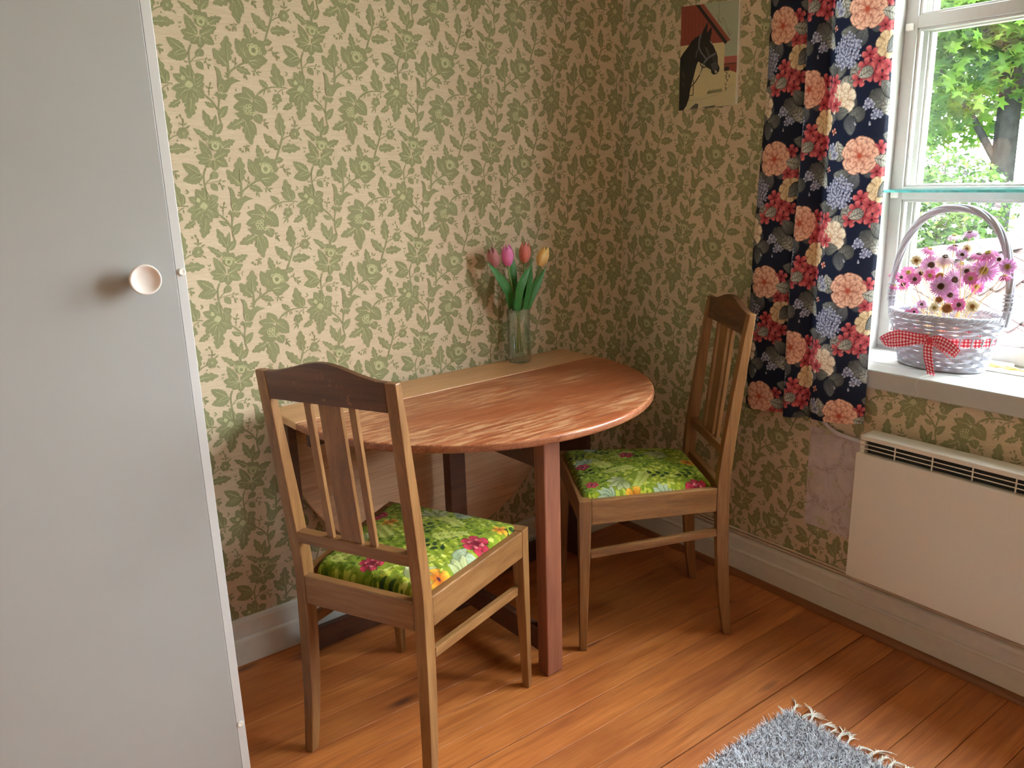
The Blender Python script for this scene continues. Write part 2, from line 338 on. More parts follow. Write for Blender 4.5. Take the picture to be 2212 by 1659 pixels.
# ------------------------------------------------------------------ wallpaper print, as thin printed shapes on the wall faces
WP = json.loads('{"L":[[-0.0052,-0.0163,-0.0281,0.027,0.0223,1.0],[-0.0066,-0.0175,-0.0413,-0.0103,0.0229,1.0],[-0.0068,-0.0196,-0.0376,-0.027,0.0169,1.0],[-0.0044,-0.0206,-0.0211,-0.0376,0.0195,1.0],[0.0017,-0.0202,0.0002,-0.0475,0.0221,1.0],[0.0078,-0.0197,0.0346,-0.0364,0.0236,1.0],[0.0031,-0.0179,0.044,0.0032,0.026,2.0],[0.0267,0.0105,0.0586,0.0258,0.02,2.0],[-0.0029,-0.0173,-0.0204,0.0133,0.017,0.0],[-0.0121,0.0245,-0.0145,0.0359,0.0145,0.0],[0.0002,0.0265,0.0009,0.0392,0.0161,0.0],[0.0166,0.0204,0.0228,0.0347,0.0162,0.0],[0.0256,0.0125,0.0341,0.0239,0.0149,0.0],[0.0084,-0.2342,-0.0112,-0.1857,0.022,2.0],[0.0099,-0.2319,0.0188,-0.1962,0.0131,1.0],[-0.0047,-0.2523,-0.0391,-0.2283,0.0154,2.0],[0.0128,-0.2409,0.0335,-0.2176,0.0183,1.0],[-0.0391,0.0046,-0.045,0.0094,0.0033,0.0],[-0.0379,0.0046,-0.0373,0.011,0.0033,0.0],[-0.0395,0.0003,-0.0441,-0.0048,0.0033,0.0],[0.0376,-0.0178,0.044,-0.0152,0.0035,0.0],[0.0375,-0.0189,0.0405,-0.0262,0.0035,0.0],[-0.0366,-0.0535,-0.0753,-0.0267,0.025,1.0],[-0.0309,-0.0564,-0.0779,-0.0675,0.0287,1.0],[-0.0137,-0.0651,0.0069,-0.0499,0.0147,0.0],[-0.0136,-0.0769,0.0025,-0.0946,0.0177,0.0],[0.0089,-0.0725,0.0144,-0.0657,0.0045,0.0],[0.0138,-0.0727,0.0256,-0.0706,0.0045,0.0],[0.0142,-0.081,0.0212,-0.0861,0.0045,0.0],[0.014,-0.0831,0.0142,-0.0941,0.0045,0.0],[0.0098,-0.0757,0.0033,-0.0793,0.0045,0.0],[-0.0321,-0.08,-0.0425,-0.0763,0.0043,0.0],[-0.0314,-0.0854,-0.0391,-0.09,0.0044,0.0],[-0.0332,-0.1157,-0.0509,-0.0885,0.0242,1.0],[-0.0308,-0.1156,-0.0303,-0.0864,0.0219,1.0],[-0.0434,-0.1204,-0.0708,-0.1076,0.0204,1.0],[-0.019,-0.1195,0.0013,-0.1077,0.0234,1.0],[-0.0181,-0.1347,0.0001,-0.1253,0.0198,1.0],[-0.0234,-0.1393,-0.0045,-0.1596,0.0259,1.0],[-0.0447,-0.1335,-0.0777,-0.1401,0.0204,1.0],[-0.0454,-0.14,-0.0704,-0.1614,0.0253,1.0],[-0.0412,-0.1464,-0.0558,-0.1719,0.0206,1.0],[-0.0612,-0.1655,-0.0897,-0.1808,0.0167,2.0],[-0.0353,-0.1605,-0.0472,-0.2069,0.0293,2.0],[-0.0316,-0.1483,-0.0215,-0.17,0.0196,1.0],[-0.0342,-0.1375,-0.0373,-0.1202,0.019,3.0],[-0.0458,-0.1205,-0.0506,-0.1089,0.0109,3.0],[-0.0905,-0.1276,-0.102,-0.0703,0.0305,2.0],[-0.0855,-0.1247,-0.0806,-0.1001,0.013,1.0],[-0.1232,-0.1278,-0.1443,-0.1114,0.0161,2.0],[-0.0903,-0.1255,-0.1169,-0.1022,0.014,0.0],[-0.1201,-0.1319,-0.1178,-0.1425,0.0037,0.0],[-0.1237,-0.1331,-0.1237,-0.1438,0.0037,0.0],[-0.1308,-0.1345,-0.1381,-0.1485,0.0037,0.0],[-0.0998,-0.1376,-0.1087,-0.1337,0.0037,0.0],[-0.0866,-0.135,-0.0855,-0.1468,0.0038,0.0],[-0.1039,-0.1656,-0.1196,-0.1703,0.0037,0.0],[-0.1053,-0.1678,-0.1187,-0.1836,0.0042,0.0],[-0.1042,-0.1678,-0.1059,-0.184,0.0042,0.0],[-0.0674,-0.0978,-0.0734,-0.0874,0.0043,0.0],[-0.0698,-0.0979,-0.0769,-0.0982,0.0033,0.0],[0.0273,-0.2024,0.0507,-0.1753,0.0192,1.0],[0.0174,-0.179,-0.0045,-0.1673,0.0125,2.0],[0.0108,-0.1381,0.0009,-0.1297,0.0045,0.0],[0.0115,-0.1359,0.0203,-0.1345,0.0045,0.0],[0.0133,-0.1292,0.0159,-0.1207,0.0045,0.0],[0.0106,-0.1448,0.0059,-0.1416,0.0045,0.0],[0.0167,-0.1601,0.0171,-0.1556,0.0045,0.0],[0.0622,-0.072,0.066,-0.0137,0.0318,2.0],[0.0604,-0.0831,0.0296,-0.0442,0.0278,2.0],[0.0831,-0.086,0.1157,-0.0995,0.0183,2.0],[0.1242,-0.0931,0.1312,-0.0882,0.0045,0.0],[0.1307,-0.0937,0.1453,-0.0937,0.0045,0.0],[0.1293,-0.0944,0.1379,-0.1031,0.0045,0.0],[0.1241,-0.094,0.1246,-0.1037,0.0045,0.0],[0.1012,-0.1013,0.1066,-0.1145,0.0045,0.0],[0.1013,-0.1001,0.0977,-0.1115,0.0044,0.0],[0.0797,-0.0755,0.0713,-0.0671,0.0049,0.0],[0.0811,-0.071,0.0829,-0.0603,0.0049,0.0],[0.0798,-0.0799,0.0855,-0.0734,0.0049,0.0],[0.0573,-0.1032,0.0514,-0.0979,0.0046,0.0],[0.0564,-0.1076,0.0482,-0.1058,0.0046,0.0],[0.1235,-0.0243,0.1145,0.0159,0.0196,2.0],[0.1098,-0.0628,0.0874,-0.0182,0.0272,1.0],[0.1151,-0.0314,0.1047,-0.0166,0.0208,0.0],[0.1334,-0.0303,0.1364,-0.0112,0.0224,0.0],[0.1463,-0.034,0.1579,-0.0221,0.0226,0.0],[0.148,-0.0451,0.1635,-0.0442,0.02,0.0],[0.1118,-0.0694,0.1629,-0.065,0.0345,1.0],[0.1193,-0.0735,0.1422,-0.0832,0.0238,1.0],[0.1562,-0.0256,0.1787,-0.0212,0.0177,2.0],[0.1098,-0.0628,0.0996,-0.0745,0.0156,0.0],[0.1737,-0.0402,0.1798,-0.032,0.0049,0.0],[0.1813,-0.0466,0.1963,-0.0451,0.0049,0.0],[0.1775,-0.0434,0.1805,-0.0568,0.0049,0.0],[0.185,-0.0509,0.1871,-0.0656,0.0049,0.0],[0.1723,-0.0414,0.1686,-0.0372,0.0048,0.0],[0.1342,-0.0058,0.1339,0.0063,0.0042,0.0],[0.1355,-0.0058,0.1465,0.0005,0.0037,0.0],[-0.0982,-0.246,-0.1,-0.1888,0.028,2.0],[-0.1096,-0.279,-0.1462,-0.2397,0.0247,2.0],[-0.1028,-0.278,-0.0513,-0.2766,0.0254,2.0],[-0.0621,-0.2215,-0.072,-0.2167,0.0044,0.0],[-0.0611,-0.2192,-0.0593,-0.206,0.0044,0.0],[-0.0614,-0.2226,-0.0512,-0.2169,0.0044,0.0],[-0.0569,-0.2303,-0.0443,-0.2217,0.0044,0.0],[-0.0814,-0.257,-0.0767,-0.2581,0.0043,0.0],[-0.0539,-0.2491,-0.045,-0.258,0.0044,0.0],[-0.0846,-0.2415,-0.082,-0.2349,0.0043,0.0],[0.1147,-0.1574,0.0923,-0.129,0.0263,1.0],[0.1068,-0.1576,0.0678,-0.1508,0.0235,1.0],[0.0977,-0.1715,0.0632,-0.1791,0.0248,1.0],[0.1147,-0.1574,0.1495,-0.1725,0.0254,1.0],[0.1159,-0.1596,0.1481,-0.1899,0.0362,1.0],[0.1122,-0.1563,0.1144,-0.1369,0.0159,0.0],[0.0832,-0.1878,0.0803,-0.2061,0.0288,0.0],[0.0957,-0.1944,0.0969,-0.2116,0.029,0.0],[0.1182,-0.194,0.1284,-0.2165,0.0254,1.0],[0.0852,-0.2094,0.0421,-0.2275,0.0247,2.0],[0.0886,-0.2094,0.1,-0.2678,0.0291,2.0],[0.0997,-0.2092,0.1139,-0.245,0.0176,1.0],[0.0851,-0.2706,0.0758,-0.2718,0.0045,0.0],[0.0863,-0.2729,0.0824,-0.2869,0.0045,0.0],[0.0877,-0.2718,0.0918,-0.2858,0.0045,0.0],[0.0879,-0.2695,0.0957,-0.2706,0.0045,0.0],[0.1358,-0.2076,0.1454,-0.2063,0.0046,0.0],[0.1407,-0.2145,0.1502,-0.2143,0.0046,0.0],[0.1381,-0.2133,0.1372,-0.2238,0.0046,0.0],[0.1417,-0.2179,0.1476,-0.2296,0.0046,0.0],[0.0756,-0.1415,0.0737,-0.1337,0.0036,0.0],[0.0724,-0.1925,0.0646,-0.1927,0.0036,0.0],[0.0761,-0.1947,0.0744,-0.1993,0.0031,0.0]],"S":[[0.0066,0.0073,-0.2591,0.0096,-0.2297,0.004,-0.214],[0.0039,-0.0208,-0.0398,-0.0272,-0.0551,-0.0281,-0.0766,-0.0262,-0.0937,-0.0222,-0.1077],[0.0029,-0.0376,-0.0514,-0.0291,-0.0616],[0.0024,-0.0262,-0.0791,-0.0204,-0.0719,-0.0112,-0.0649],[0.0015,-0.0221,-0.0767,-0.0072,-0.0734,0.0076,-0.0726,0.0157,-0.0918],[0.0031,-0.073,-0.1291,-0.0846,-0.1274,-0.1104,-0.1278,-0.1319,-0.1345,-0.1467,-0.1439],[0.0024,-0.0826,-0.131,-0.0938,-0.1363,-0.0993,-0.144],[0.0035,0.0321,-0.1619,0.0274,-0.1799,0.0273,-0.2024,0.0302,-0.2181],[0.0045,-0.0036,-0.1507,0.0136,-0.1657,0.0256,-0.1856],[0.0015,0.0078,-0.1537,0.0112,-0.1337,0.0156,-0.1236],[0.0056,0.0592,-0.1097,0.0616,-0.0897,0.0616,-0.0698],[0.0046,0.0578,-0.112,0.0656,-0.0961,0.082,-0.0843,0.1065,-0.0708],[0.0016,0.1177,-0.0916,0.1255,-0.0935,0.1386,-0.094],[0.0015,0.0777,-0.0834,0.0817,-0.0732,0.0819,-0.0621],[0.0016,0.1628,-0.0424,0.175,-0.0413,0.1851,-0.0498,0.1927,-0.0562],[0.0047,-0.1184,-0.3022,-0.1117,-0.2835,-0.1022,-0.2614,-0.0963,-0.2438],[0.0026,-0.0975,-0.2548,-0.0877,-0.2481,-0.0752,-0.2441],[0.0015,-0.0628,-0.2292,-0.0604,-0.2126,-0.0655,-0.2006],[0.0035,0.1216,-0.1549,0.1348,-0.1396,0.1516,-0.1311,0.168,-0.1277],[0.0013,0.087,-0.2648,0.0863,-0.2729],[0.0016,0.1291,-0.2077,0.1371,-0.2087,0.1463,-0.2284]],"D":[[0.009,0.0177,0.0176,0.0],[-0.0076,0.0206,0.0036,1.0],[-0.0007,0.0222,0.0039,1.0],[0.007,0.0218,0.0039,1.0],[0.0142,0.0206,0.004,1.0],[0.0202,0.0175,0.0037,1.0],[0.0242,0.0107,0.0034,1.0],[0.008,0.0123,0.0098,1.0],[-0.0011,-0.0562,0.0093,0.0],[-0.0348,-0.131,0.0207,0.0],[-0.0947,-0.1573,0.0057,0.0],[-0.1024,-0.163,0.0056,0.0],[-0.109,-0.1579,0.0056,0.0],[-0.1055,-0.1492,0.0056,0.0],[-0.0967,-0.1488,0.0057,0.0],[-0.1017,-0.1552,0.0056,0.0],[-0.1017,-0.1555,0.0031,1.0],[0.1281,-0.0462,0.025,0.0],[0.1175,-0.0335,0.0047,1.0],[0.1268,-0.0318,0.005,1.0],[0.1352,-0.0347,0.0051,1.0],[0.1418,-0.0398,0.0048,1.0],[0.1445,-0.0486,0.0045,1.0],[0.1283,-0.044,0.0126,1.0],[0.1922,-0.0562,0.0033,0.0],[-0.0557,-0.2402,0.0059,0.0],[-0.0606,-0.2476,0.0058,0.0],[-0.0688,-0.2476,0.0058,0.0],[-0.0722,-0.2403,0.0058,0.0],[-0.0674,-0.233,0.0058,0.0],[-0.0591,-0.233,0.0058,0.0],[-0.064,-0.2403,0.0068,0.0],[-0.064,-0.2403,0.0034,1.0],[-0.0731,-0.204,0.0026,0.0],[-0.0656,-0.1995,0.0029,0.0],[0.0969,-0.1806,0.0211,0.0],[0.0916,-0.1819,0.0054,1.0],[0.1034,-0.1823,0.0054,1.0],[0.0979,-0.1749,0.0047,1.0],[0.1054,-0.1736,0.0048,1.0],[0.0934,-0.191,0.0044,1.0],[0.1012,-0.192,0.0044,1.0],[0.1091,-0.1923,0.0045,1.0],[0.1166,-0.1917,0.0045,1.0],[0.0695,-0.2775,0.0034,0.0],[0.0754,-0.2827,0.0032,0.0]],"V":[[0.0015,-0.0017,-0.0172,-0.019,0.0029],[0.0015,0.0006,-0.0192,0.0236,-0.009,0.0341,-0.0019],[0.0015,0.0016,-0.0212,-0.0008,-0.0385],[0.0015,0.0087,-0.0229,0.0213,-0.0329],[0.0015,-0.0054,-0.0185,-0.0301,-0.0127],[0.0015,-0.0017,-0.0172,0.0039,0.0024],[0.0014,-0.0612,-0.0613,-0.0436,-0.0518,-0.033,-0.0533],[0.0014,-0.0655,-0.0341,-0.0388,-0.0515],[0.0015,-0.0057,-0.0582,-0.01,-0.0649],[0.0015,-0.0246,-0.1023,-0.0228,-0.1327],[0.0015,-0.0377,-0.1605,-0.0427,-0.1859],[0.0015,-0.0281,-0.1373,-0.0151,-0.1544],[0.0015,-0.033,-0.1374,-0.0583,-0.1491],[0.0015,-0.0174,-0.1281,-0.0065,-0.1168],[0.0014,-0.0912,-0.1223,-0.1097,-0.0997],[0.0018,0.0382,-0.145,0.0328,-0.1352,0.04,-0.126,0.0442,-0.1348,0.0382,-0.145],[0.0018,0.0294,-0.1453,0.043,-0.1482,0.0537,-0.1423],[0.002,0.0615,-0.0654,0.0629,-0.0368],[0.002,0.0595,-0.0787,0.0411,-0.0599],[0.0026,0.117,-0.0692,0.1277,-0.0675,0.138,-0.0703],[0.0018,0.1028,-0.0388,0.1073,-0.0607],[0.0014,-0.098,-0.2438,-0.1002,-0.2197],[0.0014,-0.1108,-0.2746,-0.1285,-0.2527],[0.0014,-0.0979,-0.2773,-0.076,-0.2747],[0.0016,0.1121,-0.1574,0.1001,-0.1441],[0.0016,0.117,-0.1619,0.1347,-0.1729],[0.0016,0.0891,-0.2105,0.0866,-0.2382],[0.0016,0.0813,-0.2095,0.0621,-0.22],[0.0016,0.1093,-0.1586,0.0783,-0.155]],"P":[[0.0271,-0.0843,0.0372,-0.0882,0.0426,-0.0983,0.0435,-0.1104,0.0497,-0.1168,0.0449,-0.1281,0.0392,-0.1349,0.042,-0.1449,0.0334,-0.1429,0.0302,-0.1286,0.0326,-0.113,0.0322,-0.0965],[0.042,-0.1449,0.0397,-0.1349,0.0484,-0.1168,0.0563,-0.1143,0.0697,-0.1071,0.0745,-0.1113,0.0895,-0.1163,0.0749,-0.1203,0.0655,-0.1251,0.0583,-0.1343,0.0522,-0.1445],[0.02,-0.1516,0.0259,-0.1425,0.0342,-0.1473,0.0458,-0.1459,0.0536,-0.1496,0.0442,-0.1627,0.037,-0.1584,0.0293,-0.1647,0.0284,-0.1553]]}')
def wp_tile():
    V = []; T = []; MI = []; K = []
    def add(pts, tris, m):
        n = len(V); K.extend([(K[-1] + 1 if K else 1)] * len(pts)); V.extend(pts); T.extend([(a+n, b_+n, c+n) for a, b_, c in tris]); MI.extend([m] * len(tris))
    def strip(lft, rgt, m):
        n = len(lft); tr = []
        for i in range(n - 1): tr += [(i, n+i, n+i+1), (i, n+i+1, i+1)]
        add(lft + rgt, tr, m)
    for bx, by, tx, ty, w, k in WP['L']:
        d = np.array([tx-bx, ty-by]); L = np.hypot(*d); d = d / L; nn = np.array([-d[1], d[0]])
        N = {0: 7, 1: 22, 2: 25, 3: 7}[int(k)]; lf = []; rt = []
        for i in range(N + 1):
            t = i / N
            if k in (0, 3): h = math.sin(PI * t ** .85) ** .9
            elif k == 1:
                h = math.sin(PI * t ** .75) ** .75 * (.90 + .16 * abs(math.sin(PI * t * 5.5)) )
            else:
                h = math.sin(PI * min(1, t ** .8)) ** .7 * (.62 + .42 * abs(math.sin(PI * (t * 3.5 + .15))) ** .8)
            sway = .06 * w * math.sin(PI * t)
            p = np.array([bx, by]) + d * L * t
            lf.append(tuple(p + nn * (w/2 * h + sway))); rt.append(tuple(p - nn * (w/2 * h - sway)))
        strip(lf, rt, 2 if k == 3 else 1)
        if k in (1, 2):
            lf = []; rt = []
            for i in range(6):
                t = .04 + .66 * i / 5; p = np.array([bx, by]) + d * L * t + nn * .06 * w * math.sin(PI * t); h = .00085 * (1 - .75 * i / 5)
                lf.append(tuple(p + nn*h)); rt.append(tuple(p - nn*h))
            strip(lf, rt, 2)
    def line(q, m, taper=False):
        w = q[0]; P = [np.array(q[i:i+2]) for i in range(1, len(q), 2)]
        P = crom(P, 4) if len(P) > 2 else P
        lf = []; rt = []
        for i, p in enumerate(P):
            t = P[min(i+1, len(P)-1)] - P[max(i-1, 0)]; t = t / (np.hypot(*t) + 1e-9); n_ = np.array([-t[1], t[0]])
            h = w/2 * (1 - .7 * i / (len(P)-1) if taper else 1)
            lf.append(tuple(p + n_*h)); rt.append(tuple(p - n_*h))
        strip(lf, rt, m)
    for q in WP['S']: line(q, 1)
    for q in WP['V']: line(q, 2, True)
    for x, y, r, c in WP['D']:
        N = 12; ring = [(x + r*math.cos(2*PI*k/N), y + r*math.sin(2*PI*k/N)) for k in range(N)]
        if c:
            inn = [(x + .45*r*math.cos(2*PI*k/N), y + .45*r*math.sin(2*PI*k/N)) for k in range(N)]
            tr = []
            for k in range(N): j = (k+1) % N; tr += [(k, j, N+j), (k, N+j, N+k)]
            add(ring + inn, tr, 2)
        else: add([(x, y)] + ring, [(0, k+1, (k+1) % N + 1) for k in range(N)], 1)
    from mathutils.geometry import tessellate_polygon
    for q in WP['P']:
        P = [(q[i], q[i+1]) for i in range(0, len(q), 2)]
        add(P, [t for t in tessellate_polygon([[Vector((x, y, 0)) for x, y in P]])], 1)
    return np.array(V, float), np.array(T, int), np.array(MI, int), np.array(K, float)
TV, TT, TM, TK = wp_tile()
def wall_print(u_anchor, z_anchor, pu, pz, u0, u1, z0, z1, place, hole=None):
    Vs = []; Ts = []; Ms = []; n = 0
    zoff = TK * .000003; zoff[np.unique(TT[TM == 2])] += .0010
    for i in range(int((u0-u_anchor)/pu) - 2, int((u1-u_anchor)/pu) + 2):
        for j in range(int((z0-z_anchor)/pz) - 2, int((z1-z_anchor)/pz) + 2):
            U = TV[:, 0] + u_anchor + i*pu; Z = TV[:, 1] + z_anchor + j*pz
            cu = U[TT].mean(1); cz = Z[TT].mean(1)
            ok = (cu > u0) & (cu < u1) & (cz > z0) & (cz < z1)
            if hole: ok &= ~((cu > hole[0]) & (cu < hole[1]) & (cz > hole[2]) & (cz < hole[3]))
            if not ok.any(): continue
            Vs.append(place(np.clip(U, u0, u1), np.clip(Z, z0, z1), zoff)); Ts.append(TT[ok] + n); Ms.append(TM[ok]); n += len(TV)
    return np.concatenate(Vs), np.concatenate(Ts), np.concatenate(Ms)
def wall_obj(name, boxes, pr=None):
    V = []; T = []; M = []
    for a, c in boxes:
        x0, y0, z0 = a; x1, y1, z1 = c; n = len(V)
        V += [(x0,y0,z0),(x1,y0,z0),(x1,y1,z0),(x0,y1,z0),(x0,y0,z1),(x1,y0,z1),(x1,y1,z1),(x0,y1,z1)]
        for q in [(0,3,2,1),(4,5,6,7),(0,1,5,4),(1,2,6,5),(2,3,7,6),(3,0,4,7)]:
            T += [(q[0]+n, q[1]+n, q[2]+n), (q[0]+n, q[2]+n, q[3]+n)]; M += [0, 0]
    V = np.array(V, float); T = np.array(T); M = np.array(M)
    if pr:
        T = np.concatenate([T, pr[1] + len(V)]); M = np.concatenate([M, pr[2]]); V = np.concatenate([V, pr[0]])
        used, inv = np.unique(T.ravel(), return_inverse=True); V = V[used]; T = inv.reshape(-1, 3)
    o = npmesh(name, V, T, [M_WPG, M_WPD, M_WPL], smooth=False); o.data.polygons.foreach_set('material_index', M.astype(np.int32))
    tag(o, kind='structure'); return o
prA = wall_print(.9195, 1.6718, .2795, .2825, .0, XW - .001, .12, ZC, lambda u, z, o: np.stack([u, np.full(len(u), YA - .0004) - o, z], 1))
wall_obj('wall_back', [((X0 - .1, YA, 0), (XW + .4, YA + .12, ZC))], prA)
WO = (-.46, 1.25, .745, 2.20)    # window opening: y0 y1 z0 z1
prB = wall_print(-1.793, 1.400, .281, .2825, -YA + .001, .6, .12, ZC, lambda u, z, o: np.stack([np.full(len(u), XW - .0004) - o, -u, z], 1), (-WO[1], -WO[0], WO[2], WO[3]))
wall_obj('wall_right', [((XW, Y0, 0), (2.42, YA, WO[2])), ((XW, Y0, WO[3]), (2.42, YA, ZC)), ((XW, WO[1], WO[2]), (2.42, YA, WO[3])), ((XW, Y0, WO[2]), (2.42, WO[0], WO[3]))], prB)
wall_obj('wall_left', [((X0 - .1, Y0, 0), (X0, YA, ZC))]); wall_obj('wall_front', [((X0 - .1, Y0 - .1, 0), (XW + .4, Y0, ZC))])
b = MB(); b.box((X0 - .1, Y0 - .1, ZC), (XW + .4, YA + .12, ZC + .1)); tag(b.build('ceiling', M_CEIL), kind='structure')
# the nail holes and the torn chip in the paper
M_NAIL = plain('nail_hole_dark', (.03, .02, .015))
for x, z in ((1.385, .96), (1.375, .945), (1.40, .938), (1.388, .925), (1.395, .918)):
    b = MB(); b.lathe([(.0016, 0), (.0012, .0006)], 6, (x, YA - .0022, z), Matrix.Rotation(PI/2, 4, 'X')); b.build('nail_hole', M_NAIL, bpy.data.objects['wall_back'])

# ------------------------------------------------------------------ baseboards, quarter round, cables
def profile_run(name, prof, fn, l0, l1, mat):
    b = MB(); b.stack([[fn(l0, d, z) for d, z in prof], [fn(l1, d, z) for d, z in prof]]); return tag(b.build(name, mat), kind='structure')
profile_run('baseboard_back', [(-.002, 0), (.018, 0), (.018, .069), (.0165, .074), (.0105, .078), (.0105, .122), (.0085, .131), (.004, .135), (-.002, .135)], lambda l, d, z: (l, YA - d, z), X0, XW - .015, M_BASEB)
profile_run('baseboard_right', [(-.002, 0), (.016, 0), (.016, .078), (.018, .083), (.0165, .088), (.012, .091), (.012, .124), (.0095, .134), (.004, .138), (-.002, .138)], lambda l, d, z: (XW - d, l, z), Y0, YA - .016, M_BASEB)
profile_run('trim_1', [(.0155, 0)] + [(.0155 + .017*math.cos(a), .019*math.sin(a)) for a in [k*PI/2/6 for k in range(7)]], lambda l, d, z: (XW - d, l, z), Y0, YA - .018, M_QR)
for nm, z, d, r, lb in (('wall_cable', .1455, .006, .0042, 'lower of two beige cables clipped along top of right baseboard'), ('wall_cable', .1555, .005, .0042, 'upper of two beige cables clipped along top of right baseboard')):
    b = MB(); b.tube([(XW - d - .0006*math.sin(y*9), y, z + .0008*math.sin(y*7 + z*90)) for y in np.linspace(YA - .03, Y0, 60)], r, 8)
    tag(b.build(nm, M_CABLEB, smooth=True), lb, 'cable', 'cables along the right baseboard')

# ------------------------------------------------------------------ window
win = empty('window_1', (2.30, .62, .775)); tag(win, kind='structure')
def wchild(b, name, mat, par=None, bevel=.0015):
    o = b.build(name, mat, None, bevel=bevel); par = par or win; o.parent = par
    if par is win: o.matrix_parent_inverse = Matrix.Translation(win.location).inverted()
    return o
b = MB(); b.box((2.03, -.52, .723), (2.305, 1.30, .775)); o = wchild(b, 'window_sill', M_WIN, bevel=.004)
b = MB(); b.box((2.118, -.51, .7752), (2.1195, 1.25, .7756)); wchild(b, 'sill_joint', plain('grey_joint_line', lin(120, 130, 130)), bevel=0)
b = MB()
b.box((2.046, 1.238, .775), (2.42, 1.252, 2.2)); b.box((2.046, -.462, .775), (2.42, -.448, 2.2)); b.box((2.046, -.46, 2.188), (2.42, 1.25, 2.202)); wchild(b, 'window_lining', M_WIN)
b = MB(); b.box((2.29, .375, .775), (2.40, .41, 2.19)); b.box((2.305, -.45, .765), (2.46, 1.24, .788)); b.box((2.305, -.45, 2.165), (2.41, 1.24, 2.19)); wchild(b, 'frame', M_WIN)
for (ya, yb) in ((.41, 1.238), (-.448, .375)):
    si = MB()
    for (xa, xb, i, top) in ((2.30, 2.33, 0.0, 0), (2.35, 2.39, .008, 0)):
        sw = .034 + i
        si.box((xa, ya, .786), (xb, ya + sw, 2.166)); si.box((xa, yb - sw, .786), (xb, yb, 2.166))
        si.box((xa, ya + sw, .786), (xb, yb - sw, .832 + i)); si.box((xa, ya + sw, 2.12 - i), (xb, yb - sw, 2.166))
        for za, zb in ((1.213 - i/2, 1.2485 + i/2), (1.668 - i/2, 1.700 + i/2)): si.box((xa, ya + sw, za), (xb, yb - sw, zb))
        # glazing bead just inside each opening
        for za, zb in ((.832, 1.213), (1.2485, 1.668), (1.700, 2.12)):
            q = .007; xc, xd = xa + .008, xb - .004; y_a, y_b = ya + sw, yb - sw
            si.box((xc, y_a, za), (xd, y_a + q, zb)); si.box((xc, y_b - q, za), (xd, y_b, zb)); si.box((xc, y_a + q, za), (xd, y_b - q, za + q)); si.box((xc, y_a + q, zb - q), (xd, y_b - q, zb))
    so = wchild(si, 'casement', M_WIN)
    for za, zb in ((.832, 1.213), (1.2485, 1.668), (1.700, 2.12)):
        for xg in (2.318, 2.37):
            p = MB(); p.box((xg, ya + .036, za + .002), (xg + .002, yb - .036, zb - .002)); o = wchild(p, 'pane', M_GLASS, so, bevel=0)
for z, l in ((1.672, 'small white clip'), (1.226, 'small white clip')):
    b = MB(); b.box((2.288, 1.212, z - .008), (2.3005, 1.232, z + .010)); wchild(b, 'shelf_clip', M_PLASTIC, bevel=.003)
# glass shelf across the casement
b = MB(); b.box((2.205, -.44, 1.2365), (2.294, 1.232, 1.2425))
me_f = b.build('glass_shelf', [glassmat('shelf_glass', (.93, .98, .97), 1), plain('teal_glass_edge', lin(96, 196, 196), .15, .25, 60, 0, .6)])
for p in me_f.data.polygons: p.material_index = 0 if abs(p.normal.z) > .5 else 1
tag(me_f, 'thin glass shelf with teal edge running across the window', 'shelf')
# window stay lying on the sill
st = empty('window_stay', (2.25, .86, .776)); tag(st, 'cream window catch with gilt twisted rod at right end of the sill', 'window catch')
b = MB(); b.box((-.02, -.10, 0), (.035, .085, .005)); b.build('base_plate', M_CREAM, st, bevel=.0022)
b = MB(); b.box((.022, -.012, .005), (.034, .088, .018)); b.build('catch_block', M_CREAM, st, bevel=.003)
b = MB()
for ph in (0, PI):
    b.tube([(.004 + .003*math.cos(t*70 + ph) + (.05 - t)*.06, .05 - t, .011 + .003*math.sin(t*70 + ph)) for t in np.linspace(0, .32, 90)], .0028, 6)
b.build('twisted_rod', M_GOLD, st, smooth=True)

# ------------------------------------------------------------------ wardrobe at the left
wr = empty('wardrobe', (.384, 1.47, 0)); tag(wr, 'white wardrobe with round ceramic knob at left edge of the room', 'wardrobe')
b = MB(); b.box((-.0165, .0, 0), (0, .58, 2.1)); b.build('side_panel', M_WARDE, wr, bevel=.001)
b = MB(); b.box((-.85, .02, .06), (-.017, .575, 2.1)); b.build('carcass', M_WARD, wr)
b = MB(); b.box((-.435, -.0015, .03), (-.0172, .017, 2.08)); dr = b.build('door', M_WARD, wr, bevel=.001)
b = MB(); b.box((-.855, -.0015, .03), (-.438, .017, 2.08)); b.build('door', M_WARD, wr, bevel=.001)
b = MB(); b.box((-.85, .03, 0), (-.017, .06, .06)); b.build('plinth', M_WARD, wr)
b = MB(); b.lathe([(.0001, -.0265), (.012, -.0268), (.018, -.029), (.0215, -.033), (.0235, -.0345), (.0252, -.0335), (.0256, -.030), (.0245, -.025), (.020, -.020), (.012, -.014), (.0095, -.006), (.0105, .0)][::-1], 40, (0, 0, 0), Matrix.Rotation(-PI/2, 4, 'X'))
kb = b.build('knob', M_KNOB, dr, smooth=True); kb.location = (-.0745, -.0018, 1.1605)
# lathe axis +z maps to +y: the dished face looks into the room
for x, z in ((-.0066, 1.165), (-.0092, .2453)):
    b = MB(); b.lathe([(.0066, 0), (.0064, -.0025), (.0052, -.0034), (.0036, -.0026), (.0001, -.0022)], 18, (0, 0, 0), Matrix.Rotation(-PI/2, 4, 'X'))
    o = b.build('bumper', M_PLASTIC, wr, smooth=True); o.location = (x, -.0002, z)
